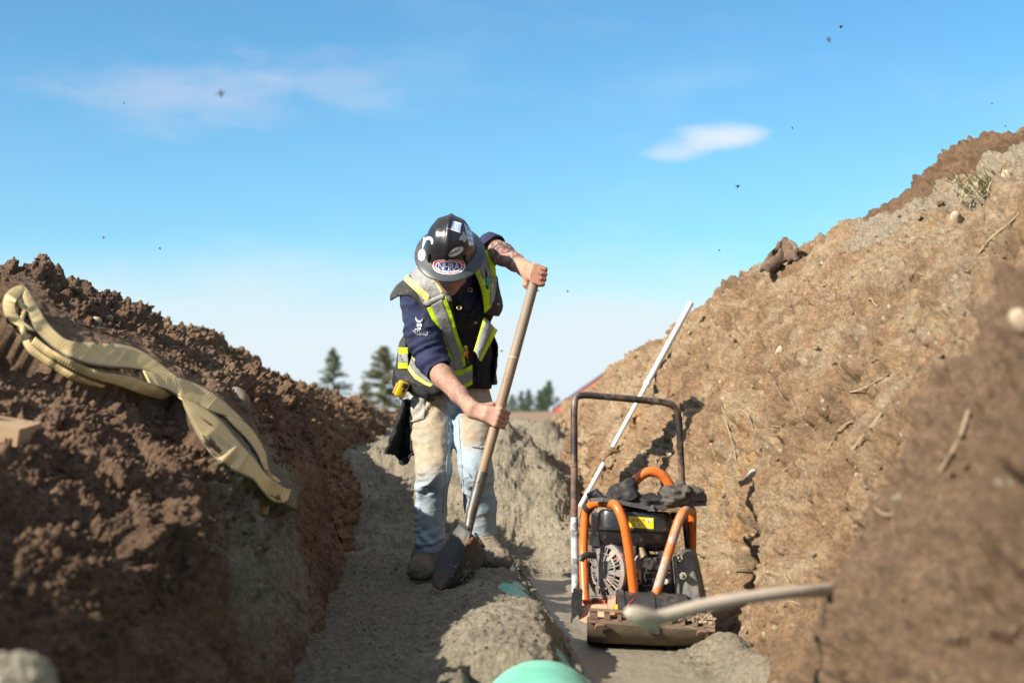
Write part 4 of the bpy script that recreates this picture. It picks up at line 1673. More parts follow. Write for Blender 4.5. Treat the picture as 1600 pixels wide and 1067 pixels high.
def build_helmet():
    b = MB()
    n, m = 56, 18
    vs, fs = [], []
    for i in range(m + 1):
        e = i / m * math.pi / 2
        for k in range(n):
            a = 2 * math.pi * k / n
            c, s = math.cos(a), math.sin(a)
            rx, ry, rz = .104, .122, .150
            z = math.sin(e) * rz
            rr = math.cos(e) ** .74
            flare = 1 + .05 * (1 - i / m) ** 3
            p = Vector((c * rx * rr * flare, s * ry * rr * flare, z))
            # pressed ridges fore and aft
            ang = abs(c)
            ridge = .0085 * math.exp(-(p.x / .010) ** 2) * min(1, max(0, (z - .035) / .04))
            ridge += .003 * (math.exp(-((abs(p.x) - .052) / .010) ** 2)) * min(1, max(0, (z - .06) / .04))
            nrm = Vector((p.x / rx ** 2, p.y / ry ** 2, p.z / rz ** 2)).normalized()
            p = p + nrm * ridge
            vs.append(HM @ p)
    for i in range(m):
        for k in range(n):
            fs.append([i * n + k, i * n + (k + 1) % n, (i + 1) * n + (k + 1) % n, (i + 1) * n + k])
    b.add(vs, fs)
    sh = b.build('hard_hat', M_helmet, worker, angle=60)
    br = MB()
    vs, fs = [], []
    prof = [(1.0, .006), (1.06, .002), (1.16, -.004), (1.255, -.010), (1.275, -.013), (1.27, -.017), (1.15, -.010), (1.0, -.003), (.96, .0)]
    for f_, dz in prof:
        for k in range(72):
            a = 2 * math.pi * k / 72
            c, s = math.cos(a), math.sin(a)
            ex = .012 if s < 0 else .004
            out = (f_ - 1) / .27
            vs.append(HM @ Vector((c * .110 * f_ ** 1.25, s * (.127 * f_ ** 1.25 + ex * max(0, out)), dz - .006 * max(0, out) * abs(c) ** 2)))
    for i in range(len(prof) - 1):
        for k in range(72):
            fs.append([i * 72 + k, i * 72 + (k + 1) % 72, (i + 1) * 72 + (k + 1) % 72, (i + 1) * 72 + k])
    br.add(vs, fs)
    br.build('brim', M_brim, sh, angle=70)
    # raised central ridge and lamp slots
    rd = MB()
    pts = []
    for t in np.linspace(-62, 68, 24):
        q = math.radians(t + 90)
        pts.append(HM @ Vector((0, math.cos(q) * -.1235, math.sin(q) * .1515 - .001)))
    rd.tube(pts, [.005 + .009 * math.sin(math.pi * i / 23) for i in range(24)], 10)
    rd.build('ridge', M_helmet, sh)
    for sx in (-1, 1):
        s = MB()
        a = math.radians(-90 + 46 * sx)
        c = Vector((math.cos(a) * .109, math.sin(a) * .127, .028))
        R_ = HEAD_R @ Matrix.Rotation(a + math.pi / 2, 3, 'Z')
        s.box(HM @ c, (.014, .012, .046), R_, .004)
        s.box(HM @ (c + Vector((-.016 * sx * .7, .0, -.012))), (.010, .010, .030), R_, .003)
        s.build('accessory_slot', M_helmet, sh)
    return sh


hat = build_helmet()
bpy.context.view_layer.update()
hb = []
hf_ = []
for o in [hat] + [c for c in hat.children if c.name.startswith(('brim',))]:
    k = len(hb)
    hb += [v.co.copy() for v in o.data.vertices]
    hf_ += [[i + k for i in p.vertices] for p in o.data.polygons]
T_hat = BVHTree.FromPolygons(hb, hf_)
M_white = mat('white_sticker', (.78, .78, .80), (.62, .62, .64), 60, .45)
M_red = mat('red_sticker', (.55, .05, .05), (.45, .04, .045), 60, .45)
M_blue = mat('blue_sticker', (.02, .05, .26), (.03, .06, .30), 60, .45)
M_silvers = mat('silver_sticker', (.42, .42, .43), (.30, .30, .31), 50, .4)
M_lblue = mat('pale_blue_sticker', (.22, .36, .62), (.30, .42, .64), 50, .45)
M_ink = mat('black_ink', (.012, .012, .014), rough=.5)


def oval(cx, cy, rx, ry, rot=0.0, pw=2.0):
    ca, sa = math.cos(rot), math.sin(rot)

    def fn(s, t):
        r, a = s, 2 * math.pi * t
        c, q = math.cos(a), math.sin(a)
        x = rx * r * math.copysign(abs(c) ** (2 / pw), c)
        y = ry * r * math.copysign(abs(q) ** (2 / pw), q)
        return cx + x * ca - y * sa, cy + x * sa + y * ca
    return fn


def bent(fn, cx, k):
    def g(s, t):
        x, y = fn(s, t)
        return x, y - k * ((x - cx) / 25) ** 2
    return g


def sticker(name, fn, eps, m, nu=7, nv=33, par=None):
    return decal(name, T_hat, fn, nu, nv, eps, m, par or hat)


st = sticker('front_sticker', bent(oval(701.5, 417.5, 25.5, 11.5, .0, 2.6), 701, 2.5), .0014, M_white)
sticker('sticker_ring', bent(oval(701.5, 416.5, 24.2, 9.8, .0, 2.8), 701, 2.5), .0022, M_red, par=st)
sticker('sticker_inner', bent(oval(701.5, 417.2, 21.0, 9.9, .0, 2.3), 701, 2.5), .0030, M_white, par=st)
sticker('sticker_field', bent(oval(701.5, 417, 19.6, 6.6, .0, 2.6), 701, 2.5), .0038, M_blue, par=st)
lettering('sticker_letters', T_hat, 'NHRA', bent(lambda s, t: (685 + 33 * s, 422.2 - 10.6 * t), 701, 2.5), .0050, M_white, st, bold=.012, spacing=.95)
lettering('sticker_letters', T_hat, 'CHAMPIONSHIP', lambda s, t: (685 + 33 * s, 409.8 + 1.0 * (2 * s - 1) ** 2 - 2.7 * t), .0050, M_red, st, bold=.015)
lettering('sticker_letters', T_hat, 'DRAG RACING', lambda s, t: (686 + 31 * s, 427.4 - 1.9 * (2 * s - 1) ** 2 - 2.7 * t), .0050, M_red, st, bold=.015)
s2 = sticker('oval_sticker', oval(712.5, 393.5, 13.2, 6.0, -.50), .0014, M_silvers)
sticker('oval_field', oval(712.5, 393.5, 11.8, 4.8, -.50), .0022, M_white, par=s2)
lettering('sticker_letters', T_hat, 'WINDLEY', lambda s, t: (703.2 + 18.5 * s - 1.2 * t, 400.2 - 9.8 * s - 4.6 * t), .0032, M_ink, s2, bold=.02, shear=.2)


def quad(p):
    def fn(s, t):
        a = [p[0][k] + (p[1][k] - p[0][k]) * s for k in (0, 1)]
        b = [p[3][k] + (p[2][k] - p[3][k]) * s for k in (0, 1)]
        return a[0] + (b[0] - a[0]) * t, a[1] + (b[1] - a[1]) * t
    return fn


lab = sticker('top_label', quad([(704, 344), (721, 349), (719, 364), (701, 358)]), .0014, M_white, 7, 6)
for i, (a, b) in enumerate(((.04, .2), (.30, .46), (.55, .62), (.72, .96))):
    q_ = quad([(704, 344), (721, 349), (719, 364), (701, 358)])
    sticker('label_print', (lambda q_, a, b: lambda s, t: q_(a + (b - a) * s, .08 + .84 * t))(q_, a, b), .0022, M_lblue, 3, 5, lab)
lab2 = sticker('side_label', quad([(725, 349), (736, 360), (740, 383), (733, 384)]), .0014, M_white, 6, 9)
for a, b in ((.05, .24), (.36, .55), (.66, .82)):
    q_ = quad([(725, 349), (736, 360), (740, 383), (733, 384)])
    sticker('label_print', (lambda q_, a, b: lambda s, t: q_(.1 + .8 * s, a + (b - a) * t))(q_, a, b), .0022, M_lblue, 4, 3, lab2)
px_poly_hat = [[(718, 371), (722, 367), (722, 362), (726, 363), (728, 369), (731, 371), (728, 377), (725, 379), (722, 375), (718, 376)]]
fan = []
for poly in px_poly_hat:
    sticker('foil_sticker', (lambda poly: lambda s, t: (725 + (np.interp(t, np.linspace(0, 1, len(poly) + 1), [p[0] for p in poly + poly[:1]]) - 725) * s,
                                                        371 + (np.interp(t, np.linspace(0, 1, len(poly) + 1), [p[1] for p in poly + poly[:1]]) - 371) * s))(poly), .0024, M_silvers, 4, 31)
# pale torn stickers on the other side
def crescent(s, t):
    a = math.radians(200 - 235 * t)
    w = 2.2 + 2.6 * math.sin(math.pi * t)
    r = 6.0 + (s - .5) * w
    return 669.5 + r * math.cos(a) * .95, 378 - r * math.sin(a) * 1.0


sticker('torn_sticker', crescent, .0014, M_white, 4, 22)
sticker('round_sticker', oval(658.8, 398.5, 5.6, 9.2, .12), .0016, M_white)
sticker('sticker_spot', oval(657.5, 397.5, 1.6, 2.2), .0026, M_brass, 4, 17)
sticker('sticker_tail', quad([(661.5, 372), (663.5, 370), (662.2, 390), (659.5, 391)]), .0016, M_white, 3, 8)
# ================================================================== SHOVEL AND THE THINGS THE WORKER CARRIES
def wood(name, c1, c2, axis_stretch, rough=.55, dirt=(.16, .12, .08)):
    n = NT(name)
    c = n.mix(n.rng(n.noise(14, 8, .7, stretch=axis_stretch), .35, .65), c1, c2)
    c = n.mix(n.rng(n.noise(11, 8, .75), .55, .72), c, dirt)
    return n.out(c, rough, n.bump(n.noise(60, 6, .7, stretch=axis_stretch), .25, .003), spec=.4)


M_shaft = wood('ash_shaft', (.30, .21, .13), (.22, .15, .095), (1, 1, .12))
M_shaft_top = wood('weathered_shaft', (.20, .145, .105), (.26, .20, .15), (1, 1, .12), .6)
M_steel = mat('worn_grey_steel', (.19, .185, .18), (.11, .10, .095), 18, .5, .75, .15, 60, dirt=(.17, .13, .09), dscale=14, damt=(.5, .65))
M_blade = mat('dirty_blade_steel', (.055, .056, .054), (.034, .032, .03), 12, .6, .1, .4, 40, dirt=(.085, .05, .03), dscale=9, damt=(.5, .6))
M_rust = mat('rust', (.20, .085, .04), (.11, .05, .028), 30, .85, .2, .4, 80)
shovel = empty('shovel', tuple(P(700, 915, 5.78)), 'long handled shovel with a wooden shaft, its steel blade in the sand', 'shovel')
b = MB()
pt = lambda t: SH0.lerp(SH1, t)
b.tube([SH0 + sh_dir * .030, SH0, pt(.36)], [.0195, .0215, .0220], 16)
b.build('grip', M_shaft_top, shovel)
MB().tube([pt(.358), pt(.364)], [.0223, .0223], 16).build('tape_band', mat('pale_scrape', (.42, .33, .22), rough=.7), shovel)
MB().tube([pt(.362), pt(.6), pt(.86)], [.0219, .0215, .0205], 16).build('shaft', M_shaft, shovel)
ferr = P(732, 826, 5.84)
MB().tube([pt(.835), pt(.92), SH1, ferr, P(729, 842, 5.825)], [.0245, .0235, .0215, .018, .0165], 16).build('socket', M_steel, shovel)
rv = pt(.875) + Vector((-.006, -.022, .002))
MB().ball(rv, (.006, .004, .006)).build('rivet', M_brass, shovel)


def blade():
    # a round-point blade seen from its back, leaning to the left; s across, t from the step down to the point
    L0, R0 = P(719, 815, 5.885), P(752, 849, 5.80)            # step corners
    M0 = P(731, 836, 5.795)                                   # where socket meets blade (raised rib, nearer)
    TIP = P(688, 922, 5.74)
    ax = (TIP - M0)
    up = (L0.lerp(R0, .5) - M0) * 0
    across0 = (R0 - L0)
    n_ = across0.cross(ax).normalized()
    if n_.y > 0:
        n_ = -n_
    cols, rows = 25, 26
    lft = [(719, 815), (703, 838), (689, 862), (680, 884), (675, 902), (676, 915), (688, 922)]
    rgt = [(752, 849), (757, 862), (754, 880), (744, 895), (729, 908), (709, 918), (688, 922)]
    vs = []
    for j in range(rows):
        t = j / (rows - 1)
        tt = 1 - (1 - t) ** 1.0
        a = [np.interp(tt, np.linspace(0, 1, 7), [p[k] for p in lft]) for k in (0, 1)]
        c = [np.interp(tt, np.linspace(0, 1, 7), [p[k] for p in rgt]) for k in (0, 1)]
        Y0 = 5.86 + (5.75 - 5.86) * t
        for i in range(cols):
            s = i / (cols - 1)
            px, py = a[0] + (c[0] - a[0]) * s, a[1] + (c[1] - a[1]) * s
            bul = math.sin(math.pi * s) * (1 - .55 * t)
            rib = math.exp(-((s - .50) / (.10 + .02 * t)) ** 2) * max(0, 1 - t * 1.25)
            vs.append(P(px, py, Y0 + .03 * (s - .5) - .055 * bul - .028 * rib))
    o = link('blade', np_mesh('blade', np.array([tuple(v) for v in vs]), grid_faces(rows, cols)), M_blade, shovel)
    md = o.modifiers.new('thickness', 'SOLIDIFY')
    md.thickness = .003
    md.offset = 0
    # turned step on the top edge, a rusty bracket, and mud stuck to the sheet
    e = MB()
    e.tube([P(718, 814, 5.86), P(725, 818, 5.84), P(732, 826, 5.81)], .0052, 8)
    e.tube([P(742, 832, 5.80), P(748, 842, 5.80), P(757, 855, 5.80)], .0060, 8)
    e.build('step', M_blade, o)
    m = MB()
    for px, py, r in ((734, 846, .012), (738, 842, .008), (729, 850, .008)):
        m.ball(P(px, py, 5.765), (r, .008, r * 1.2))
    m.build('rusty_bracket', M_rust, o)
    bv = BVHTree.FromPolygons([v.co for v in o.data.vertices], [list(p.vertices) for p in o.data.polygons])
    md_ = MB()
    rr = random.Random(5)
    for k in range(60):
        px, py = rr.gauss(726, 12), rr.gauss(898, 11)
        h = project(bv, px, py, 0)
        if h:
            r = rr.uniform(.003, .008)
            md_.ball(h, (r * 1.3, r * .7, r), sub=1)
    tag(md_.build('stuck_mud', M_sand, o), kind='stuff')
    return o


shovel_blade = blade()

# tape measure clipped to the belt
tp = empty('tape_measure', tuple(P(627, 618, 6.35)), 'yellow tape measure with a black grip clipped to the belt', 'tape measure')
M_tyel = mat('yellow_plastic', (.75, .46, .02), (.66, .38, .015), 30, .35, dirt=(.25, .16, .05), damt=(.6, .75))
M_blackp = mat('black_plastic', (.015, .015, .016), (.03, .03, .03), 30, .45)
Rt = (Matrix.Rotation(math.radians(22), 3, 'Y') @ Matrix.Rotation(math.radians(24), 3, 'Z'))
cT = P(627.5, 608, 6.33)
MB().box(cT, (.050, .036, .075), Rt, .011).build('case', M_tyel, tp)
MB().box(cT + Rt @ Vector((.002, -.019, .020)), (.026, .008, .020), Rt, .003).box(cT + Rt @ Vector((.004, -.020, .0)), (.010, .008, .022), Rt, .002).build('lock_button', M_blackp, tp)
MB().box(cT + Rt @ Vector((.012, -.012, -.041)), (.022, .010, .007), Rt, .002).build('hook_end', M_steel, tp)
MB().box(cT + Rt @ Vector((-.027, .004, -.005)), (.006, .022, .05), Rt, .002).build('rubber_grip', mat('orange_rubber', (.55, .22, .03), rough=.6), tp)

# dark work jacket hanging from the belt
def rag():
    vs = []
    rows, cols = 40, 34
    lft = [(630, 624), (626, 640), (617, 665), (609, 690), (602, 712)]
    rgt = [(641, 624), (643, 650), (647, 680), (651, 705), (653, 712)]
    for j in range(rows):
        t = j / (rows - 1)
        a = [np.interp(t, np.linspace(0, 1, 5), [p[k] for p in lft]) for k in (0, 1)]
        c = [np.interp(t, np.linspace(0, 1, 5), [p[k] for p in rgt]) for k in (0, 1)]
        for i in range(cols):
            s = i / (cols - 1)
            low = t ** 3 * (18 * math.exp(-((s - .58) / .2) ** 2) - 2)
            px, py = a[0] + (c[0] - a[0]) * s, a[1] + (c[1] - a[1]) * s + low
            Y = 6.40 - .055 * math.sin(s * 7.5 + 1.2 * t) * (.35 + .65 * t) + .012 * math.sin(s * 23 + 4 * t) + .03 * t
            w1, w2 = float(perlin(np.array([[s * 4.5, t * 4, 2.2]]))[0]), float(perlin(np.array([[s * 9, t * 8, 7.7]]))[0])
            vs.append(P(px + 3.5 * t * w2, py + 5 * t * w1, Y + .035 * w1 + .018 * w2))
    o = link('hanging_jacket', np_mesh('hanging_jacket', np.array([tuple(v) for v in vs]), grid_faces(rows, cols)), M_black_cloth)
    md = o.modifiers.new('thickness', 'SOLIDIFY')
    md.thickness = .006
    tag(o, 'crumpled dark cloth hanging from the belt behind the leg', 'cloth')


rag()

# marker in the chest pocket
pn = empty('marker_pen', tuple(P(760, 436, 6.12)), 'green marker pen stuck in the chest pocket of the vest', 'marker')
M_green = mat('green_plastic', (.02, .36, .06), (.015, .28, .05), 50, .35)
a, c = P(759, 419, 6.075), P(762, 452, 6.07)
MB().tube([a, a.lerp(c, .16)], [.0058, .0066], 12).build('cap_end', M_green, pn)
MB().tube([a.lerp(c, .16), a.lerp(c, .48)], .0056, 12).build('grip_band', M_blackp, pn)
MB().tube([a.lerp(c, .46), a.lerp(c, .86)], [.0100, .0088], 12).build('barrel', M_green, pn)
MB().tube([a.lerp(c, .84), c], [.0070, .0055], 12).build('tail', M_blackp, pn)
MB().tube([P(755.5, 436, 6.06), P(757, 446, 6.06)], .004, 8).build('clip', M_white, pn)

# utility knife clipped at the vest's edge
kn = empty('utility_knife', tuple(P(728, 552, 6.08)), 'small orange and yellow utility knife clipped to the vest front', 'knife')
kp = project(TV, 727, 548, .014)
ky = kp.y
MB().tube([P(727.5, 540, ky), P(727, 549, ky), P(726, 556, ky)], [.0085, .0105, .0085], 12).build('body', M_tyel, kn)
MB().tube([P(727.3, 543, ky - .009), P(727, 549, ky - .010)], [.0055, .0055], 10).build('slide', M_blackp, kn)
M_orange_p = mat('orange_plastic', (.62, .10, .02), rough=.4)
MB().tube([P(722.5, 556, ky), P(729, 553, ky - .004), P(732, 549, ky)], .0045, 8).tube([P(730, 552, ky), P(730.5, 560, ky)], .0035, 8).build('lever', M_orange_p, kn)

# grey tool at the back of the hip
ht = empty('hammer', tuple(P(773, 595, 6.6)), 'pale grey tool with a brown band hanging behind the hip', 'tool')
M_pgrey = mat('pale_grey_metal', (.42, .44, .47), (.33, .34, .37), 30, .5, .3)
MB().tube([P(773, 536, 6.58), P(773, 548, 6.58)], .010, 12).build('head', M_pgrey, ht)
MB().tube([P(772, 552, 6.58), P(772, 562, 6.58)], [.013, .017], 12).build('collar', mat('brown_band', (.22, .13, .08), rough=.6), ht)
MB().tube([P(772, 560, 6.58), P(772, 574, 6.58), P(770, 578, 6.58), P(770, 598, 6.58)], [.017, .016, .011, .010], 12).tube([P(773, 547, 6.58), P(772, 553, 6.58)], .006, 8).build('shank', M_pgrey, ht)

# wedding ring on the upper hand is left to the hand's own size: a thin dark band
# ================================================================== FAR TREES AND THE BARN
def needle_mat(name, c1, c2):
    n = NT(name)
    return n.out(n.mix(n.rng(n.noise(3.0, 4), .35, .65), c1, c2), .8, spec=.2)


M_needle = needle_mat('dark_needles', (.10, .135, .08), (.15, .175, .10))
M_needle2 = needle_mat('olive_needles', (.13, .14, .07), (.20, .185, .10))
M_needle3 = needle_mat('green_needles', (.08, .135, .08), (.13, .19, .11))
M_bark = mat('grey_bark', (.11, .085, .065), (.07, .055, .042), 12, .9, 0, .5)


def conifer(x, y, h, w, label, m, seed, sparse=0.0, bushy=0.0, base=.55):
    rr = random.Random(seed)
    t = empty('conifer_tree', (x, y, base), label, 'tree', 'trees beyond the far end of the trench')
    tk = MB()
    tk.tube([(x, y, base - .3), (x + .05, y, base + h * .5), (x, y, base + h * .98)], [h * .022, h * .014, h * .003], 8)
    cr = MB()
    nb = int(95 + 60 * bushy)
    for i in range(nb):
        f = (i + rr.random()) / nb
        z = base + h * (.10 + .9 * f)
        L_ = w * ((1 - f) ** (.9 - .35 * bushy)) * rr.uniform(.55, 1.15) + .04 * h * (1 - f) + .015 * h
        if sparse and f < .45 and rr.random() < sparse:
            continue
        a = rr.uniform(0, 2 * math.pi)
        d = Vector((math.cos(a), math.sin(a), 0))
        droop = rr.uniform(-.35, .05) + f * .55
        tip = Vector((x, y, z)) + d * L_ + Vector((0, 0, droop * L_))
        tk.tube([(x, y, z), tip], [h * .005, h * .0015], 4, caps=False)
        ns = int(7 + 15 * (L_ / max(w, .1)))
        for k in range(ns):
            s = (k + .5) / ns
            if s < .12:
                continue
            c = Vector((x, y, z)).lerp(tip, s)
            for q in range(4):
                o = Vector((rr.gauss(0, 1), rr.gauss(0, 1), rr.gauss(-.25, .7))).normalized()
                lf = (d * .7 + o).normalized() * h * rr.uniform(.030, .062)
                sd_ = lf.cross(Vector((rr.gauss(0, 1), rr.gauss(0, 1), 1))).normalized() * h * .012
                cr.add([c - sd_, c + sd_, c + lf], [[0, 1, 2]])
    tk.build('trunk', M_bark, t, smooth=False)
    me = bpy.data.meshes.new('crown')
    me.from_pydata(cr.v, [], cr.f)
    link('crown', me, m, t, smooth=False)


def far(px, Y):
    return P(px, 640, Y).x


conifer(far(520, 120), 120, 5.4, 2.2, 'small dark conifer above the left spoil ridge, with bare gaps between its lower limbs', M_needle, 3, sparse=.35)
conifer(far(599, 110), 110, 5.1, 2.3, 'dense olive green conifer right beside the worker, left of him', M_needle2, 4, bushy=.6)
conifer(far(571, 118), 118, 2.4, 1.2, 'low bushy grey green tree at the foot of the olive conifer', M_needle2, 14, bushy=1)
row = [(800, 26, 'leftmost small conifer of the distant row, just right of the shovel shaft'), (815, 31, 'second small conifer of the distant row right of the shovel shaft'),
       (826, 34, 'third conifer of the distant row, standing mid row with a broad crown'), (843, 33, 'fourth conifer of the distant row, in front of the tallest one'),
       (858, 47, 'tallest slim conifer of the distant row, near the orange roof'), (851, 38, 'bushy conifer between the fourth and the tallest of the distant row'),
       (871, 22, 'lowest conifer at the right end of the distant row, below the roof'), (785, 24, 'small conifer of the distant row half hidden by the shovel shaft')]
for k, (px, hp, lb) in enumerate(row):
    Y = 190 + 9 * (k % 3)
    conifer(far(px, Y), Y, hp / F * Y + .35, 1.25, lb, M_needle3, 20 + k, bushy=.4, base=.3)

barn = empty('barn', (far(945, 75), 75, .5), 'distant building with a long sloping orange red roof behind the right bank', 'building')
bx, by = far(880, 75), 75
M_roof = mat('orange_red_roof', (.55, .16, .07), (.45, .13, .06), 2, .6)
M_trim = mat('grey_trim', (.42, .46, .52), rough=.6)
M_wallb = mat('weathered_board', (.30, .27, .24), (.24, .21, .19), 3, .9)
p0, p1, p2, p3 = P(868, 641, 75), P(946, 583, 75), P(1010, 583, 84), P(1010, 641, 92)
sl = [P(862, 641, 72), P(1015, 641, 72), P(1015, 583, 79), P(946, 583, 79)]
MB().prism(sl, (0, .02, -.12)).build('roof', M_roof, barn, smooth=False)
MB().tube([sl[0] + Vector((-.06, -.02, .04)), sl[3] + Vector((-.06, -.02, .06))], .10, 6).build('rake_trim', M_trim, barn)
MB().box(((sl[0].x + sl[1].x) / 2 + .4, 76, (.4 + sl[0].z) / 2), (sl[1].x - sl[0].x - .6, 6.6, sl[0].z - .4)).build('wall', M_wallb, barn, smooth=False)

# ================================================================== THE PIPE
pipe = empty('sewer_pipe', (pipe_x(4.5), 4.5, PIPE_Z), 'green plastic pipe lying along the trench, mostly buried in grey sand', 'pipe')


def pipe_mat(name, ca, cb, k=0.0):
    n = NT(name)
    c = n.mix(n.rng(n.noise(4, 5), .35, .65), ca, cb)
    c = n.mix(n.rng(n.noise(55, 8, .75), .53 + k, .60 + k), c, (.235, .19, .125))
    c = n.mix(n.rng(n.noise(9, 8, .75), .56 + k, .7 + k, 0, .8), c, (.25, .225, .165))
    c = n.mix(n.rng(n.noise(210, 4, .8), .56 + k * .5, .62 + k * .5), c, (.22, .18, .12))
    c = n.mix(1.0, c, n.ramp(n.noise(14, 8, .75), [(.3, (.78, .78, .78)), (.7, (1.15, 1.15, 1.15))]), 'MULTIPLY')
    return n.out(c, .45, n.bump(n.noise(120, 4), .25, .002), spec=.45)


M_pipe = pipe_mat('green_pvc', (.06, .36, .25), (.09, .42, .31))
M_bell = pipe_mat('pale_green_pvc', (.13, .50, .34), (.20, .56, .40), .04)
MB().tube([(pipe_x(y), y, PIPE_Z) for y in np.linspace(3.6, 8.2, 14)], PIPE_R, 48).build('barrel', M_pipe, pipe)
bp = []
for y, r in ((1.6, .176), (3.0, .176), (3.87, .176), (3.90, .173), (3.95, .162), (3.99, .1505)):
    bp.append(((pipe_x(y), y, PIPE_Z), r))
MB().tube([p for p, _ in bp], [r for _, r in bp], 56).build('bell', M_bell, pipe)
cb_ = MB()
M_line = mat('bright_green_print', (.03, .42, .12), rough=.5)
for a in np.linspace(30, 50, 5)[:0]:
    pass

# ================================================================== STONES, CLODS AND ROOTS ON THE BANKS
M_stone = mat('pale_stone', (.40, .335, .25), (.31, .25, .18), 22, .9, 0, .6, 60, dirt=(.26, .18, .11), dscale=16, damt=(.46, .62))
M_stone_dark = mat('dusty_brown_stone', (.20, .155, .12), (.15, .11, .08), 12, .85, 0, .4, 40)


def stone(px, py, S, r, label, group, m=None, seed=0, squash=(1, .8, .75)):
    h = S.hit(px, py)
    if h is None:
        return
    bm = bmesh.new()
    bmesh.ops.create_icosphere(bm, subdivisions=3, radius=1)
    v = np.array([tuple(q.co) for q in bm.verts])
    d = 1 + .38 * perlin(v * 1.1 + seed * 7.7) + .20 * perlin(v * 2.9 + seed) + .07 * perlin(v * 7 + seed)
    d = np.minimum(d, .92 + .1 * np.abs(v[:, 0]))
    rot = np.array(Euler((seed * 1.3, seed * 2.1, seed * .7)).to_matrix())
    v = (v * d[:, None] * np.array(squash) * r) @ rot.T
    for q, c in zip(bm.verts, v):
        q.co = c
    me = bpy.data.meshes.new('stone')
    bm.to_mesh(me)
    bm.free()
    o = link('stone', me, m or M_stone)
    o.location = h + Vector((0, r * .25, -r * .1))
    tag(o, label, 'stone', group)


GRr, GRl = 'stones stuck in the right bank', 'stones lying on the left bank'
for k, (px, py, r, lb) in enumerate([
        (1221, 549, .034, 'pale oval stone in the middle of the right bank, well above the metal frame'),
        (1494, 341, .030, 'larger pale rounded stone high on the right bank below the grass tuft'),
        (1289, 412, .026, 'upright pale stone chip near the brown bark slab on the crest'),
        (1598, 498, .026, 'cream coloured stone cut by the right edge of the photo'),
        (1176, 741, .026, 'tan stone beside the dark crack low on the right bank'),
        (1078, 520, .020, 'small pale stone on the right bank next to the white pole'),
        (1340, 742, .015, 'small pinkish stone on the right bank, nearest the long dry stalk'),
        (1574, 275, .030, 'pale stone at the upper right among dry stalks')]):
    stone(px, py, SR, r, lb, GRr, None, k + 1, (1, .75, .6))
for k, (px, py, r, m, lb) in enumerate([
        (372, 622, .050, M_stone_dark, 'grey brown stone lying beside the yellow sling on the left bank'),
        (148, 505, .030, M_stone, 'tan stone above the sling loops on the left bank'),
        (410, 795, .028, M_stone, 'crumbly pale lump just below the lower end of the sling'),
        (172, 498, .018, M_stone, 'small cream stone right of the tan one on the left bank')]):
    stone(px, py, SL, r, lb, GRl, m, k + 31)

# loose crumbs lying on the slopes: nobody could count them
def crumbs(name, D, m, n, rmin, rmax, ysel, usel, seed, lift=.2):
    rg = np.random.default_rng(seed)
    yv = D[:, 0, 1]
    rows = np.where((yv > ysel[0]) & (yv < ysel[1]))[0]
    ri = rg.choice(rows, n)
    ci = rg.integers(int(D.shape[1] * usel[0]), int(D.shape[1] * usel[1]), n)
    c = D[ri, ci]
    if name == 'loose_soil_crumbs':
        c = c[~sling_path(c)]
        n = len(c)
    if name == 'loose_sand_crumbs':
        c = c[wet_mask(c) < .3]
        n = len(c)
    bm = bmesh.new()
    bmesh.ops.create_icosphere(bm, subdivisions=1, radius=1)
    bv = np.array([tuple(v.co) for v in bm.verts])
    bf = np.array([[v.index for v in f.verts] for f in bm.faces])
    bm.free()
    r = (rmin * (rmax / rmin) ** (rg.random(n) ** 2.2)) * (c[:, 1] / 5) ** .5
    V = np.empty((n, len(bv), 3))
    sc = rg.uniform(.6, 1.2, (n, 1, 3))
    jig = 1 + rg.uniform(-.36, .28, (n, len(bv), 1))
    V = bv[None] * jig * sc * r[:, None, None] + c[:, None, :] + np.array([0, 0, 1]) * (r * lift)[:, None, None]
    Fa = bf[None] + (np.arange(n) * len(bv))[:, None, None]
    me = np_mesh(name, V.reshape(-1, 3), Fa.reshape(-1, 3))
    o = link(name, me, m, smooth=False)
    tag(o, kind='stuff')


crumbs('loose_soil_crumbs', DL, M_left, 20000, .0035, .016, (2.2, 7.3), (.22, .80), 1)
crumbs('loose_spoil_crumbs', DF, M_spoil, 5000, .006, .024, (7.4, 13), (.12, .95), 2)
crumbs('loose_bank_crumbs', DR, M_right, 4500, .003, .016, (2.2, 12), (.0, .85), 3)
crumbs('loose_sand_crumbs', DB, M_sand, 9000, .0025, .008, (2.6, 9.5), (.05, .95), 4)

# dry roots and grass stalks on the cut face
M_root = mat('dry_stalk', (.36, .27, .17), (.26, .19, .12), 30, .85)
rt = MB()
rg = random.Random(12)
for (a, b, r) in [((1470, 740), (1515, 640), .004), ((1320, 720), (1380, 640), .003), ((1440, 330), (1540, 300), .004), ((1500, 262), (1600, 285), .004),
                  ((1530, 400), (1590, 330), .003), ((1130, 640), (1150, 720), .003), ((1330, 610), (1385, 590), .003), ((1500, 505), (1515, 440), .004), ((1290, 700), (1335, 655), .003)] + \
        [((x, y), (x + rg.uniform(-45, 45), y + rg.uniform(-30, 30)), rg.uniform(.0012, .0028)) for x, y in [(rg.uniform(1150, 1590), rg.uniform(420, 1000)) for _ in range(20)]]:
    pts = []
    for s in np.linspace(0, 1, 7):
        h = SR.hit(a[0] + (b[0] - a[0]) * s + 2.5 * math.sin(s * 4 + a[0]), a[1] + (b[1] - a[1]) * s + 5 * math.sin(s * 4 + a[1]))
        if h:
            d = (Vector((0, 0, CAM_H)) - h).normalized()
            pts.append(h + d * .012 * (.3 + math.sin(math.pi * s)))
    if len(pts) > 2 and max((pts[i] - pts[i + 1]).length for i in range(len(pts) - 1)) < .25:
        rt.tube(pts, r, 5)
tag(rt.build('dry_roots', M_root), kind='stuff')

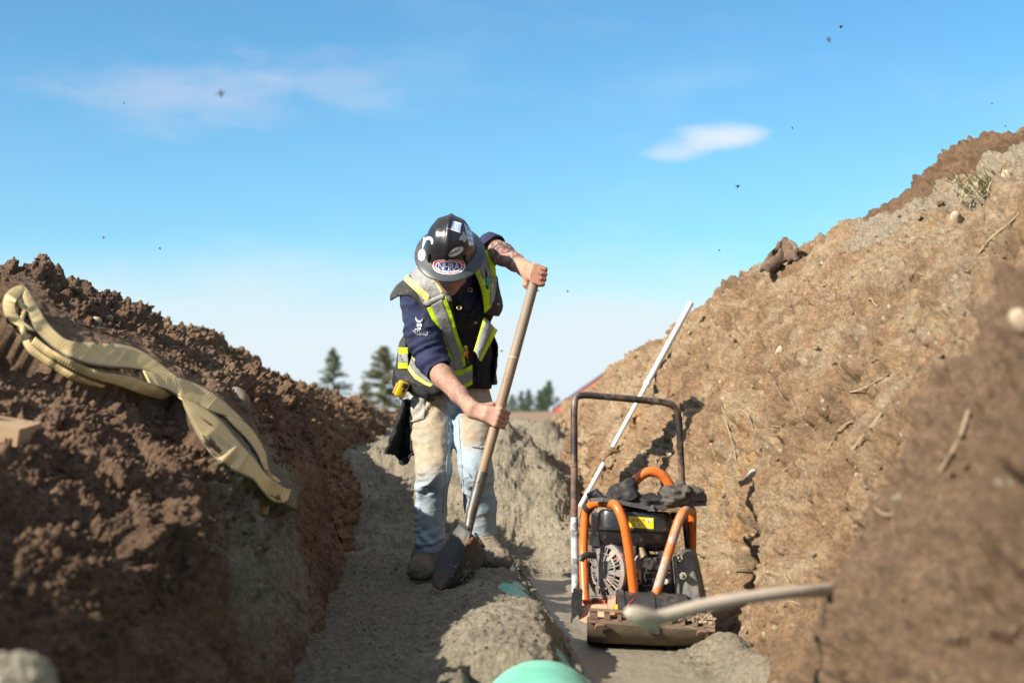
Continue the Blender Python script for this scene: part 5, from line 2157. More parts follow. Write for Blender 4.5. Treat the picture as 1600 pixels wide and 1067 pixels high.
# grass tuft near the top right
gh = SR.hit(1545, 297)
tuft = empty('grass_tuft', tuple(gh), 'pale dry grass tuft hanging over a dark hollow near the top of the right bank', 'plant')
M_grass = mat('yellow_green_blades', (.30, .30, .13), (.40, .36, .20), 30, .8)
g_ = MB()
for k in range(70):
    a = rg.uniform(-1, 1)
    o_ = gh + Vector((rg.gauss(0, .05), rg.gauss(0, .04), rg.gauss(0, .015)))
    d = Vector((-.7 + .5 * a, -.5, rg.uniform(-.35, .6))).normalized()
    L_ = rg.uniform(.06, .17)
    s_ = d.cross(Vector((0, 0, 1))).normalized() * .003
    m1 = o_ + d * L_ * .55 + Vector((0, 0, .01))
    t1 = o_ + d * L_ + Vector((0, 0, -.35 * L_ * rg.random()))
    g_.add([o_ - s_, o_ + s_, m1 + s_ * .7, m1 - s_ * .7, t1], [[0, 1, 2, 3], [3, 2, 4]])
g_.build('blades', M_grass, tuft)

# slab of bark or old root standing on the crest
bh = SR.hit(1228, 418) or P(1228, 412, 8)
bY = bh.y
slab = empty('bark_slab', tuple(P(1225, 412, bY)), 'curled dark brown bark slab standing on the crest of the right bank', 'bark')
M_barkslab = mat('rotten_bark', (.16, .10, .065), (.07, .045, .032), 16, .95, 0, .8, 30, stretch=(1, 1, .4))
M_barkedge = mat('bark_edge', (.30, .22, .14), (.2, .14, .09), 20, .9)
vs = []
topl = [(1196, 421), (1207, 400), (1213, 378), (1222, 377), (1233, 376), (1241, 382), (1248, 393)]
botl = [(1192, 424), (1204, 420), (1216, 416), (1226, 412), (1236, 409), (1243, 406), (1249, 404)]
for j in range(9):
    t = j / 8
    for i in range(25):
        s = i / 24
        k = np.linspace(0, 1, 7)
        px = np.interp(s, k, [p[0] for p in topl]) * (1 - t) + np.interp(s, k, [p[0] for p in botl]) * t
        py = np.interp(s, k, [p[1] for p in topl]) * (1 - t) + np.interp(s, k, [p[1] for p in botl]) * t
        vs.append(P(px + 1.5 * math.sin(9 * t + 5 * s), py + 1.2 * math.sin(19 * s), bY - .02 + .10 * math.sin(math.pi * s) - .05 * t))
o = link('slab', np_mesh('slab', np.array([tuple(v) for v in vs]), grid_faces(9, 25)), M_barkslab, slab)
md = o.modifiers.new('thickness', 'SOLIDIFY')
md.thickness = .03
MB().tube([P(1232, 377, bY - .03), P(1241, 383, bY - .03), P(1246, 394, bY - .03), P(1246, 405, bY - .04)], [.012, .014, .012, .010], 8).build('torn_edge', M_barkedge, slab)

# white pole leaning against the bank, in two visible lengths
pole = empty('pole', tuple(P(905, 792, 8.0)), 'long thin white plastic pole leaning against the right bank', 'pole')
M_wpole = mat('white_plastic_pole', (.74, .74, .76), (.66, .66, .68), 12, .35, 0)
M_wpole2 = mat('grey_end', (.50, .52, .55), rough=.4)
POLE_HITS = {}
for s in np.linspace(.06, 1, 14):
    h = SR.hit(1080 + (905 - 1080) * s, 473 + (794 - 473) * s)
    if h is not None:
        POLE_HITS[s] = h
best = None
for Ya in np.arange(6.6, 9.2, .05):
    for Yb in np.arange(6.4, 8.6, .05):
        if Yb > Ya:
            continue
        cl = []
        for s in np.linspace(.06, 1, 14):
            h = POLE_HITS[s] if (s in POLE_HITS) else None
            if h is not None:
                ax, bx = P(1080, 473, Ya), P(905, 794, Yb)
                cl.append(h.y - ax.lerp(bx, s).y)
        if cl and min(cl) > .03:
            score = sum(cl)
            if best is None or score < best[0]:
                best = (score, Ya, Yb)
Ya, Yb = best[1:] if best else (7.6, 7.2)
a, c = P(1080, 473, Ya), P(905, 794, Yb)
MB().tube([a.lerp(c, .0), a.lerp(c, .40)], .0165, 14).build('upper_tube', M_wpole2, pole)
MB().tube([a.lerp(c, .395), a.lerp(c, .41)], .0195, 14).build('coupling', M_wpole, pole)
MB().tube([a.lerp(c, .40), c], [.0122, .0122], 14).build('lower_tube', M_wpole, pole)
# the clod the pole disappears behind
ck = a.lerp(c, .765) + Vector((.01, -.05, -.01))
lump = MB()
for k in range(16):
    lump.ball(ck + Vector((rg.gauss(.012, .025), rg.gauss(-.01, .02), rg.gauss(0, .028))), rg.uniform(.018, .038), sub=2)
me = lump.build('soil_lump', M_right)
vv = np.array([tuple(v.co) for v in me.data.vertices])
vv = vv + .02 * np.stack([perlin(vv * 22), perlin(vv * 22 + 5), perlin(vv * 22 + 9)], 1)
me.data.vertices.foreach_set('co', vv.astype(np.float32).ravel())
tag(me, 'brown lump of soil covering the middle of the white pole', 'soil lump')
# wooden stake at the foot of the pole
stake = MB()
a, c = P(905, 792, Yb), P(888, 846, Yb - .1)
stake.tube([a, c], [.021, .028], 4)
tag(stake.build('wooden_stake', wood('grey_stake', (.36, .27, .17), (.28, .21, .14), (1, 1, .2), .8), smooth=False), 'flat tan wooden stake stuck in the sand behind the left frame tube', 'stake')

# ================================================================== LIFTING SLING
M_web = None


def webbing():
    n = NT('worn_yellow_webbing')
    c = n.mix(n.rng(n.noise(10, 7, .7), .35, .65), (.64, .47, .215), (.54, .41, .21))
    c = n.mix(n.rng(n.noise(7, 8, .75), .54, .74), c, (.33, .27, .18))
    w = n.new('ShaderNodeTexWave', wave_type='BANDS', bands_direction='X')
    n.put(n.new('ShaderNodeUVMap', uv_map='along').outputs[0], w.inputs[0])
    w.inputs['Scale'].default_value = 34
    w.inputs['Distortion'].default_value = .6
    w.inputs['Detail'].default_value = 2
    c = n.mix(n.rng(w.outputs[1], .0, .5, .28, 0), c, (.13, .115, .085))
    e = n.math('ABSOLUTE', n.math('SUBTRACT', n.new('ShaderNodeSeparateXYZ').outputs[1], .5))
    t = n.t.nodes
    sep = [x for x in t if x.type == 'SEPXYZ'][0]
    n.put(n.new('ShaderNodeUVMap', uv_map='along').outputs[0], sep.inputs[0])
    c = n.mix(n.rng(e, .40, .47, 0, .8), c, (.07, .07, .06))
    nm = n.bump(w.outputs[1], .22, .002)
    nm = n.bump(n.noise(200, 3), .3, .001, nm)
    return n.out(c, .9, nm, spec=.2)


M_web = webbing()
sling = empty('lifting_sling', tuple(SL.hit(420, 770)), 'worn yellow webbing sling folded into strands down the left bank', 'sling')


def web(name, rows, sub=9, nu=9):
    """rows: (left px, py, right px, py, lift left, lift right) along one strand"""
    A = np.array(rows, float)
    mid = (A[:, :2] + A[:, 2:4]) / 2
    A[:, :2] = mid + (A[:, :2] - mid) * .84
    A[:, 2:4] = mid + (A[:, 2:4] - mid) * .84
    n = (len(A) - 1) * sub + 1
    C = catmull(A[None].transpose(0, 1, 2), [sub] * (len(A) - 1))[0]
    vs, uv, along = [], [], 0.0
    lastp = None
    for j in range(n):
        l = SL.hit(C[j, 0], C[j, 1])
        r = SL.hit(C[j, 2], C[j, 3])
        def lifted(h, px, py, k):
            if h is None:
                h = P(px, py, lifted.y)
            d = (Vector((0, 0, CAM_H)) - h)
            lifted.y = h.y
            return h + d.normalized() * (k + .012)
        if not hasattr(lifted, 'y'):
            lifted.y = getattr(web, 'y', 4.6)
        a = lifted(l, C[j, 0], C[j, 1], C[j, 4])
        b = lifted(r, C[j, 2], C[j, 3], C[j, 5])
        web.y = lifted.y
        vs.append((a, b))
    # the cloth bridges the clods: smooth the depth along the strand
    Aa = np.array([tuple(a) for a, _ in vs])
    Bb = np.array([tuple(b) for _, b in vs])
    ka = np.linalg.norm(Aa - np.array([0, 0, CAM_H]), axis=1)
    kb = np.linalg.norm(Bb - np.array([0, 0, CAM_H]), axis=1)
    w = 15
    ker = np.ones(w) / w
    sm = lambda x: np.minimum(np.convolve(np.pad(x, w // 2, 'edge'), ker, 'valid'), x)
    o3 = np.array([0, 0, CAM_H])
    Aa = o3 + (Aa - o3) * (sm(ka) / ka)[:, None]
    Bb = o3 + (Bb - o3) * (sm(kb) / kb)[:, None]
    V = []
    for j in range(n):
        if j:
            along += float(np.linalg.norm((Aa[j] + Bb[j]) / 2 - (Aa[j - 1] + Bb[j - 1]) / 2))
        for i in range(nu):
            s = i / (nu - 1)
            p = Aa[j] + (Bb[j] - Aa[j]) * s
            V.append(p + (o3 - p) / np.linalg.norm(o3 - p) * .006 * math.sin(math.pi * s))
            uv.append((along, s))
    me = np_mesh(name, np.array(V), grid_faces(n, nu))
    ul = me.uv_layers.new(name='along')
    li = np.empty(len(me.loops), np.int32)
    me.loops.foreach_get('vertex_index', li)
    ul.data.foreach_set('uv', np.array(uv, np.float32)[li].ravel())
    o = link(name, me, M_web, sling)
    md = o.modifiers.new('thickness', 'SOLIDIFY')
    md.thickness = .005
    md.offset = 0
    return o


# outer loop at the upper left, running down as the back strand
web('strand', [(30, 512, 62, 520, .02, .02), (8, 497, 36, 500, .03, .03), (2, 476, 26, 481, .06, .05), (10, 455, 30, 470, .10, .08), (30, 446, 40, 456, .12, .10), (44, 452, 33, 462, .11, .08), (62, 480, 43, 490, .09, .05),
               (78, 505, 56, 518, .08, .03), (108, 530, 86, 548, .075, .02), (150, 533, 124, 569, .080, .015), (200, 537, 160, 577, .085, .015), (236, 553, 205, 579, .075, .015), (262, 575, 240, 585, .06, .02), (290, 597, 262, 601, .05, .03)])
web('strand', [(222, 576, 236, 604, .065, .03), (262, 585, 262, 612, .075, .02), (298, 594, 283, 626, .075, .018), (335, 611, 312, 641, .075, .018), (360, 634, 345, 650, .065, .022), (380, 657, 376, 658, .035, .03)])
# inner loop and the lower strands
web('strand', [(40, 500, 34, 478, .03, .03), (38, 478, 22, 470, .05, .03), (30, 468, 42, 466, .05, .05), (43, 478, 33, 486, .04, .04), (38, 505, 30, 512, .03, .03), (52, 538, 42, 548, .03, .012), (88, 565, 76, 573, .03, .01), (124, 586, 114, 595, .03, .01), (165, 603, 158, 606, -.03, -.03)])
web('strand', [(56, 526, 48, 538, .06, .03), (84, 546, 78, 560, .055, .02), (122, 566, 115, 580, .055, .018), (160, 580, 150, 594, .06, .015), (205, 586, 182, 604, .065, .012), (245, 601, 220, 618, .055, .012), (272, 614, 252, 626, -.03, -.03)])
web('strand', [(278, 620, 284, 622, .02, .02), (312, 632, 290, 645, .04, .012), (345, 650, 308, 685, .05, .012), (372, 680, 332, 717, .055, .012), (388, 700, 360, 738, .055, .014), (399, 714, 392, 752, .055, .018), (415, 737, 402, 762, .06, .03), (436, 752, 418, 782, .06, .05), (449, 760, 432, 788, .05, .05), (455, 762, 446, 786, .03, .035), (452, 762, 453, 770, .015, .02)])
web('strand', [(345, 645, 352, 652, .01, .01), (382, 658, 364, 668, .07, .012), (402, 680, 386, 690, .08, .012), (416, 708, 401, 712, .08, .014), (421, 734, 412, 735, .06, .014), (440, 752, 430, 756, .02, .012)])

# ================================================================== BOARD END AT THE LEFT EDGE
lb = SL.hit(40, 690)
yb = lb.y - .12
board = MB()
q = [P(-70, 655, yb), P(30, 671, yb - .0), P(26, 698, yb - .0), P(-70, 690, yb)]
board.prism(q, P(66, 660, yb + .22) - P(30, 671, yb))
tag(board.build('timber_board', wood('fresh_pine', (.42, .28, .16), (.33, .21, .12), (.15, 1, 1), .8), smooth=False), 'blunt end of a pale timber board poking in from the left edge', 'board')

# grey gravel lump in the lower left corner
gm = bmesh.new()
bmesh.ops.create_icosphere(gm, subdivisions=6, radius=1)
v = np.array([tuple(x.co) for x in gm.verts])
for x, c in zip(gm.verts, v * np.array([.062, .10, .05]) * (1 + .12 * perlin(v * 2.2) + .05 * perlin(v * 7))[:, None] + .35 * lumps(v * .1, 60)[:, None] * v):
    x.co = c
me = bpy.data.meshes.new('gravel_heap')
gm.to_mesh(me)
gm.free()
gvl = link('gravel_heap', me, soil('grey_gravel', [(.3, (.26, .23, .16)), (.5, (.38, .34, .25)), (.7, (.46, .42, .32))], 5, grain=(80, .6)))
gvl.location = P(4, 1085, 1.90)
tag(gvl, 'small heap of pale grey gravel in the lower left corner', 'gravel heap')

# curved weathered stick poking out of the near bank in front of the compactor
M_stick = wood('bleached_stick', (.52, .44, .35), (.38, .31, .24), (.25, 1, 1), .85, dirt=(.24, .185, .14))
st_ = MB()
pts = [P(1318, 922, 3.0), P(1302, 921.5, 2.78), P(1290, 921, 2.72), P(1230, 926, 2.66), P(1150, 936, 2.62), P(1090, 948, 2.58), P(1040, 962, 2.54), P(1022, 967, 2.53)]
st_.tube(pts, [.0125, .0125, .0125, .0120, .0125, .0130, .0135, .0140], 12)
st_.tube([P(1026, 968, 2.53), P(1008, 965, 2.515), P(990, 958, 2.50), P(980, 954, 2.495)], [.0155, .0165, .0155, .009], 12)
so = st_.build('stick', M_stick)
vv = np.array([tuple(x.co) for x in so.data.vertices])
vv += (.0022 * perlin(vv * 40))[:, None] * np.array([0, 0, 1])
so.data.vertices.foreach_set('co', vv.astype(np.float32).ravel())
tag(so, 'pale bent weathered stick poking out of the near right bank before the compactor', 'stick')

# ================================================================== INSECTS IN THE AIR
M_bug = mat('dark_insect', (.012, .012, .014), rough=.5)
M_wing = mat('clouded_wing', (.10, .10, .11), rough=.4)
M_wing.node_tree.nodes['Principled BSDF'].inputs['Alpha'].default_value = .6


def insect(px, py, Y, s, label, sd_):
    c = P(px, py, Y)
    o = empty('flying_insect', tuple(c), label, 'insect', 'insects in the air above the trench')
    R_ = Euler((sd_ * .9, .3 * sd_, sd_ * 1.7)).to_matrix()
    b = MB()
    b.ball(c, (s * 1.0, s * .42, s * .40), R_).ball(c + R_ @ Vector((s * .95, 0, s * .05)), (s * .36, s * .36, s * .33), R_, 1)
    for k in (-1, 1):
        for q in (-.3, 0, .3):
            b.tube([c + R_ @ Vector((s * q, k * s * .3, -s * .2)), c + R_ @ Vector((s * q * 2, k * s * .8, -s * .8))], s * .06, 4)
    b.build('body', M_bug, o)
    for k in (-1, 1):
        w = MB()
        w.add([c + R_ @ Vector(v) for v in ((s * .4, k * s * .1, s * .3), (s * .3, k * s * .9, s * 1.0), (-s * .5, k * s * 1.1, s * .95), (-s * .4, k * s * .2, s * .35))], [[0, 1, 2, 3]])
        w.build('wing', M_wing, o, smooth=False)


for a in [(1153, 291, 5.6, .0095, 'black flying insect in the open sky below the small white cloud, the largest sharp one'),
          (1314, 42, 5.6, .0085, 'black flying insect near the top of the sky at the right'),
          (1295, 62, 3.4, .006, 'faint blurred insect just below left of the topmost one'),
          (345, 146, 3.0, .0085, 'large blurred dark insect in front of the long pinkish cloud'),
          (1238, 200, 5.9, .0045, 'small black insect right of the small white cloud'),
          (1124, 391, 5.7, .0055, 'small black insect low in the sky above the bank crest, right of the worker'),
          (780, 475, 5.8, .0058, 'black insect between the flapping vest and the shovel shaft'),
          (784, 548, 5.2, .0050, 'grey blurred insect between the hip and the shovel shaft'),
          (887, 455, 5.2, .0048, 'lone faint insect in the sky right of the upper hand'),
          (1550, 162, 5.9, .0042, 'tiny insect high above the right bank near the right edge'),
          (1571, 197, 6.0, .0042, 'tiny insect just above the soil crest near the right edge'),
          (250, 388, 5.0, .0045, 'tiny insect low in the sky above the left bank, the right one of two'),
          (162, 371, 4.6, .0042, 'tiny insect low in the sky above the left bank, the left one of two'),
          (194, 161, 4.8, .0036, 'tiny insect at the left part of the long pinkish cloud')]:
    insect(*a, sd_=hash(a[:2]) % 7)
# ================================================================== PLATE COMPACTOR
CY = 4.85
comp = empty('plate_compactor', tuple(P(1015, 1005, CY)), 'small orange and black plate compactor standing on the wet trench floor', 'plate compactor')
M_orange = mat('orange_paint', (.66, .155, .022), (.58, .125, .018), 10, .38, 0, .05, 60, dirt=(.22, .11, .06), dscale=17, damt=(.55, .68))
M_orange_w = mat('worn_orange_paint', (.60, .17, .04), (.52, .15, .04), 12, .5, 0, .2, 60, dirt=(.33, .29, .26), dscale=11, damt=(.5, .58))
M_pale_orange = mat('dusty_orange_paint', (.58, .20, .10), (.52, .32, .22), 9, .7, 0, .2, 60, dirt=(.22, .14, .09), dscale=10, damt=(.56, .7))
M_blackmach = mat('dusty_black_metal', (.016, .016, .018), (.045, .042, .040), 13, .45, 0, .15, 60, dirt=(.15, .12, .09), dscale=16, damt=(.55, .78))
M_tank = mat('spattered_black_tank', (.014, .014, .016), (.030, .029, .030), 9, .33, 0, .08, 70, dirt=(.19, .155, .12), dscale=55, damt=(.60, .72))
M_handle = mat('chipped_black_tube', (.030, .027, .028), (.16, .085, .06), 14, .5, .2, .2, 60, dirt=(.20, .13, .10), dscale=15, damt=(.5, .62), lo=.5, hi=.66)
M_handle_r = mat('rusty_tube', (.22, .125, .095), (.15, .085, .065), 20, .75, .1, .3, 70, dirt=(.06, .05, .05), dscale=12)
M_peeled = mat('peeled_white_tube', (.52, .53, .55), (.38, .38, .40), 25, .6, 0, .3, 60, dirt=(.14, .13, .13), dscale=26, damt=(.5, .56))
M_castiron = mat('rusty_cast_iron', (.115, .062, .042), (.20, .125, .08), 14, .8, .1, .5, 50, dirt=(.25, .185, .12), dscale=10, damt=(.5, .66))
M_mudplate = mat('muddy_iron', (.075, .055, .035), (.13, .095, .06), 12, .75, .1, .5, 40, dirt=(.20, .155, .10), dscale=9, damt=(.52, .68))
M_engine = mat('dull_maroon_casting', (.13, .095, .095), (.10, .075, .075), 16, .55, .4, .3, 60, dirt=(.2, .16, .12), dscale=11)
M_guard = mat('dusty_grey_guard', (.085, .085, .09), (.14, .13, .125), 9, .6, .1, .2, 50, dirt=(.33, .28, .21), dscale=8, damt=(.48, .68))
M_alu = mat('dirty_aluminium', (.42, .40, .37), (.28, .26, .23), 24, .45, .6, .3, 80, dirt=(.22, .16, .10), dscale=18)
M_recoil = mat('worn_grille', (.13, .13, .135), (.24, .225, .205), 12, .5, .2, .2, 60, dirt=(.30, .24, .18), dscale=10, damt=(.5, .65))
M_warn = mat('yellow_warning_label', (.74, .55, .02), (.66, .48, .02), 20, .5, dirt=(.35, .25, .06), damt=(.62, .75))
M_redcap = mat('red_rubber', (.55, .03, .035), rough=.5)


def C(px, py, dy=0.0):
    return P(px, py, CY + dy)


# ---- base plate: rolled-up front edge, flat sole, swept from left to right
def plate():
    prof = [(-.105, 966, 979), (-.118, 972, 986), (-.112, 982, 995), (-.095, 993, 1004), (-.065, 1001, 1011), (-.02, 1004, 1014), (.10, 1004, 1014), (.38, 996, 1004)]
    b = MB()
    vs, fs = [], []
    n = 15
    for dy, yl, yr in prof:
        for i in range(n):
            s = i / (n - 1)
            x = 917 + (1118 - 917) * s
            e = 6 * (abs(2 * s - 1) ** 6)
            vs.append(C(x, yl + (yr - yl) * s - e * .3, dy + .02 * abs(2 * s - 1) ** 4))
    inner = [(q[0] + .012, q[1] - 1, q[2] - 1) for q in prof]
    m = len(prof)
    for dy, yl, yr in inner:
        for i in range(n):
            s = i / (n - 1)
            x = 919 + (1116 - 919) * s
            vs.append(C(x, yl + (yr - yl) * s - 3, dy + .02 * abs(2 * s - 1) ** 4))
    for j in range(m - 1):
        for i in range(n - 1):
            fs.append([j * n + i, j * n + i + 1, (j + 1) * n + i + 1, (j + 1) * n + i])
            k = m * n
            fs.append([k + j * n + i, k + (j + 1) * n + i, k + (j + 1) * n + i + 1, k + j * n + i + 1])
    for i in range(n - 1):
        fs.append([i, m * n + i, m * n + i + 1, i + 1])
    for j in range(m - 1):
        for c in (0, n - 1):
            fs.append([j * n + c, (j + 1) * n + c, m * n + (j + 1) * n + c, m * n + j * n + c])
    b.add(vs, fs)
    return b.build('base_plate', M_mudplate, comp, angle=50)


bp_ = plate()
# slotted rim standing on the rolled edge: two rails and the posts between the slots
xs_ = np.linspace(925, 1116, 12)


def rim_y(x, k):
    s = (x - 917) / 201
    return 949 + 15 * s + k


for nm, k0, k1 in (('rim_rail', 0, 4.5), ('rim_rail', 16, 23)):
    b = MB()
    X1 = np.linspace(921, 1117, 30)
    top = [C(x, rim_y(x, k0 + .5 * math.sin(x * .07)), -.108) for x in X1]
    bot = [C(x, rim_y(x, k1), -.112) for x in X1]
    vs, fs = [], []
    for t_, b_ in zip(top, bot):
        vs += [t_, b_, b_ + Vector((0, .014, 0)), t_ + Vector((0, .014, 0))]
    for i in range(29):
        for k in range(4):
            fs.append([4 * i + k, 4 * i + (k + 1) % 4, 4 * i + 4 + (k + 1) % 4, 4 * i + 4 + k])
    fs += [[0, 1, 2, 3], [116, 117, 118, 119]]
    b.add(vs, fs).build(nm, M_castiron, comp, smooth=False)
posts = [(921, 934), (944, 953), (965, 971), (979, 984), (994, 1005), (1016, 1028), (1040, 1050), (1064, 1070), (1082, 1090), (1099, 1117)]
for a, c in posts:
    b = MB()
    b.prism([C(a, rim_y(a, 4.2), -.1075), C(c, rim_y(c, 4.2), -.1075), C(c, rim_y(c, 16.3), -.111), C(a, rim_y(a, 16.3), -.111)], (0, .010, 0))
    b.build('rim_post', M_castiron, comp, smooth=False)
# notch in the middle and lifting eyes at the ends
b = MB()
b.prism([C(1013, 977, -.121), C(1031, 978, -.121), C(1030, 990, -.123), C(1015, 990, -.123)], (0, .01, 0))
b.build('mud_notch', M_blackmach, comp, smooth=False)
for x in (939, 1098):
    b = MB()
    yy = 976 if x < 1000 else 986
    b.tube([C(x - 8, yy + 5, -.12), C(x - 7, yy, -.128), C(x + 6, yy, -.128), C(x + 8, yy + 6, -.12)], .0055, 8, round_=.01)
    b.build('lifting_eye', M_castiron, comp)
b = MB()
rr_ = random.Random(3)
for k in range(46):
    x = rr_.uniform(1060, 1119)
    b.ball(C(x, rim_y(x, rr_.uniform(-3, 10)), -.108), (rr_.uniform(.004, .010), .006, rr_.uniform(.003, .007)), sub=1)
b.build('dried_mud', mat('dried_mud', (.40, .29, .19), (.30, .22, .15), 30, .95), comp)

# ---- orange deck on the left, dusty
b = MB()
pl = [C(903, 957, -.02), C(908, 950, -.03), C(917, 946, -.03), C(930, 944, -.03), C(949, 945, -.03), C(949, 963, -.05), C(931, 970, -.07), C(914, 972, -.06), C(905, 968, -.04)]
b.prism(pl, (.01, .16, .0))
b.build('deck_guard', M_pale_orange, comp, smooth=True, angle=30)
b = MB()
b.prism([C(951, 938, -.06), C(957, 937, -.06), C(957, 933, -.06), C(962, 932, -.06), C(962, 963, -.075), C(951, 963, -.075)], (0, .03, 0))
b.build('deck_bracket', M_pale_orange, comp, smooth=False)
b = MB().prism([C(960.5, 944, -.085), C(966, 944, -.085), C(966, 962, -.09), C(960.5, 962, -.09)], (0, .006, 0))
b.build('yellow_plate', M_warn, comp, smooth=False)
MB().box(C(928, 939, .03), (.075, .05, .012)).build('mount_foot', mat('red_orange_metal', (.42, .07, .03), rough=.6), comp, smooth=False)
MB().tube([C(930, 939, .0), C(930, 934, .0)], .012, 6).build('mount_bolt', M_blackmach, comp)
MB().box(C(937, 975, .02), (.06, .14, .07), bev=.006).build('deck_side', M_blackmach, comp)

# ---- exciter housing across the front
b = MB()
pts = []
for ang in np.linspace(200, -20, 14):
    a = math.radians(ang)
    pts.append((math.cos(a) * .075, math.sin(a) * .062))
pl = [C(963, 951, -.03) + Vector((0, y, z)) for y, z in pts]
off = C(1072, 957, -.03) - C(963, 951, -.03)
b.prism(pl, off)
b.build('exciter_housing', M_blackmach, comp, angle=35)
for px in (966, 1013):
    b = MB()
    c0 = C(px, 951 + (px - 963) * .055, -.03)
    pl = [c0 + Vector((0, y * 1.06, z * 1.06)) for y, z in pts]
    b.prism(pl, (.016, 0, .0))
    b.build('housing_flange', M_blackmach, comp, angle=35)
MB().box(C(1017, 965, .06), (.34, .20, .05), bev=.006).build('base_block', M_blackmach, comp)
MB().tube([C(980, 953, -.106), C(982, 944, -.103), C(991, 934, -.085)], .0014, 5).build('wire', M_redcap, comp)

# ---- tubular orange frame
def tube(name, pts, r, m, rnd=.04, n=14):
    return MB().tube(pts, r, n, round_=rnd).build(name, m, comp)


TR = .0160
tube('frame_tube', [C(991, 931, -.03), C(984, 868, -.045), C(975, 815, -.05), C(963, 788, -.03), C(950, 786, .05)], TR, M_orange)
tube('frame_tube', [C(958, 786, .055), C(930, 784, .10), C(915, 796, .14), C(911, 860, .13), C(914, 938, .05)], TR * .98, M_orange)
MB().tube([C(922, 791, .12), C(917, 796, .13)], .0195, 14).build('rubber_sleeve', M_blackp, comp)
MB().tube([C(956.5, 786, .058), C(958.5, 786, .056)], .0180, 14).build('rubber_sleeve', M_blackp, comp)
tube('frame_tube', [C(1025, 927, -.03), C(1042, 872, -.03), C(1058, 820, -.03), C(1068, 797, -.01), C(1080, 797, .05)], TR, M_orange_w)
tube('frame_tube', [C(1070, 794, .05), C(1082, 796, .16), C(1081, 870, .20)], TR * .95, M_orange, .03)
MB().tube([C(1055, 800, .1), C(1055, 812, .1)], .016, 12).build('rubber_sleeve', M_blackp, comp)
tube('lifting_arch', [C(978, 779, .17), C(990, 752, .17), C(1012, 735, .17), C(1034, 740, .17), C(1050, 762, .17), C(1053, 790, .17)], .0175, M_orange, .05)

# ---- loop handle folded up over the machine
tube('handle', [C(897.5, 730, .0), C(897, 640, .02), C(899, 619, .03), C(916, 617, .035), C(1036, 628, .09), C(1055, 634, .10), C(1061, 654, .11), C(1064, 720, .13), C(1068, 790, .16), C(1078, 880, .20)], .0118, M_handle, .045)
tube('handle_leg', [C(897.3, 812, -.005), C(897.5, 725, .001)], .0121, M_handle_r)
tube('peeled_leg', [C(899.5, 925, -.03), C(897.5, 808, -.004)], .0132, M_peeled)
b = MB()
b.prism([C(896, 918, -.05), C(911, 922, -.05), C(909, 955, -.05), C(894, 968, -.05), C(893, 945, -.05)], (0, .05, 0))
b.build('handle_bracket', M_blackmach, comp, smooth=False)
MB().tube([C(893, 962, -.04), C(891, 972, -.04)], .006, 8).build('bracket_pin', M_castiron, comp)

# ---- engine: tank and air cleaner cover
b = MB()
tank_c = C(993, 828, .09)


def tank():
    vs, fs = [], []
    levels = [(797, .86, .0), (800, .93, .0), (806, .965, .0), (824, 1.0, .0), (826.5, 1.045, -.004), (829, 1.045, -.004), (831, 1.0, .0), (846, .97, .004), (856, .87, .012), (860, .70, .02)]
    n = 44
    for py, k, dy in levels:
        for i in range(n):
            a = 2 * math.pi * i / n
            c, s = math.cos(a), math.sin(a)
            x = 1 * math.copysign(abs(c) ** .42, c)
            y = 1 * math.copysign(abs(s) ** .42, s)
            vs.append(P(994 + 60 * x * k + .06 * (py - 828), py + .035 * 60 * x, CY + .11 + dy + .10 * y * k))
    for j in range(len(levels) - 1):
        for i in range(n):
            fs.append([j * n + i, j * n + (i + 1) % n, (j + 1) * n + (i + 1) % n, (j + 1) * n + i])
    fs.append(list(range(n)))
    fs.append([(len(levels) - 1) * n + i for i in range(n)])
    return MB().add(vs, fs).build('fuel_tank', M_tank, comp, angle=32)


tank_o = tank()
MB().tube([C(942, 803, .10), C(940, 845, .11)], [.040, .040], 20).tube([C(940, 838, .11), C(939, 852, .11)], .044, 20).build('air_cleaner', M_tank, comp, angle=35)
MB().box(C(941, 858, .13), (.07, .08, .05), bev=.005).build('air_box', M_blackmach, comp)
MB().box(C(946.5, 815, .055), (.007, .06, .036), Matrix.Rotation(.25, 3, 'Y'), .001).build('orange_label', mat('orange_label', (.62, .30, .03), rough=.5), comp, smooth=False)
MB().tube([C(990, 800, .11), C(990, 791, .11)], .030, 18).build('tank_cap', M_redcap, comp)
T_tank = BVHTree.FromPolygons([v.co for v in tank_o.data.vertices], [list(p.vertices) for p in tank_o.data.polygons])


def tdecal(name, pts, eps, m, par):
    vs = [project(T_tank, x, y, eps) or C(x, y, .0) for x, y in pts]
    me = bpy.data.meshes.new(name)
    me.from_pydata([tuple(v) for v in vs], [], [list(range(len(vs)))])
    return link(name, me, m, par, smooth=False)


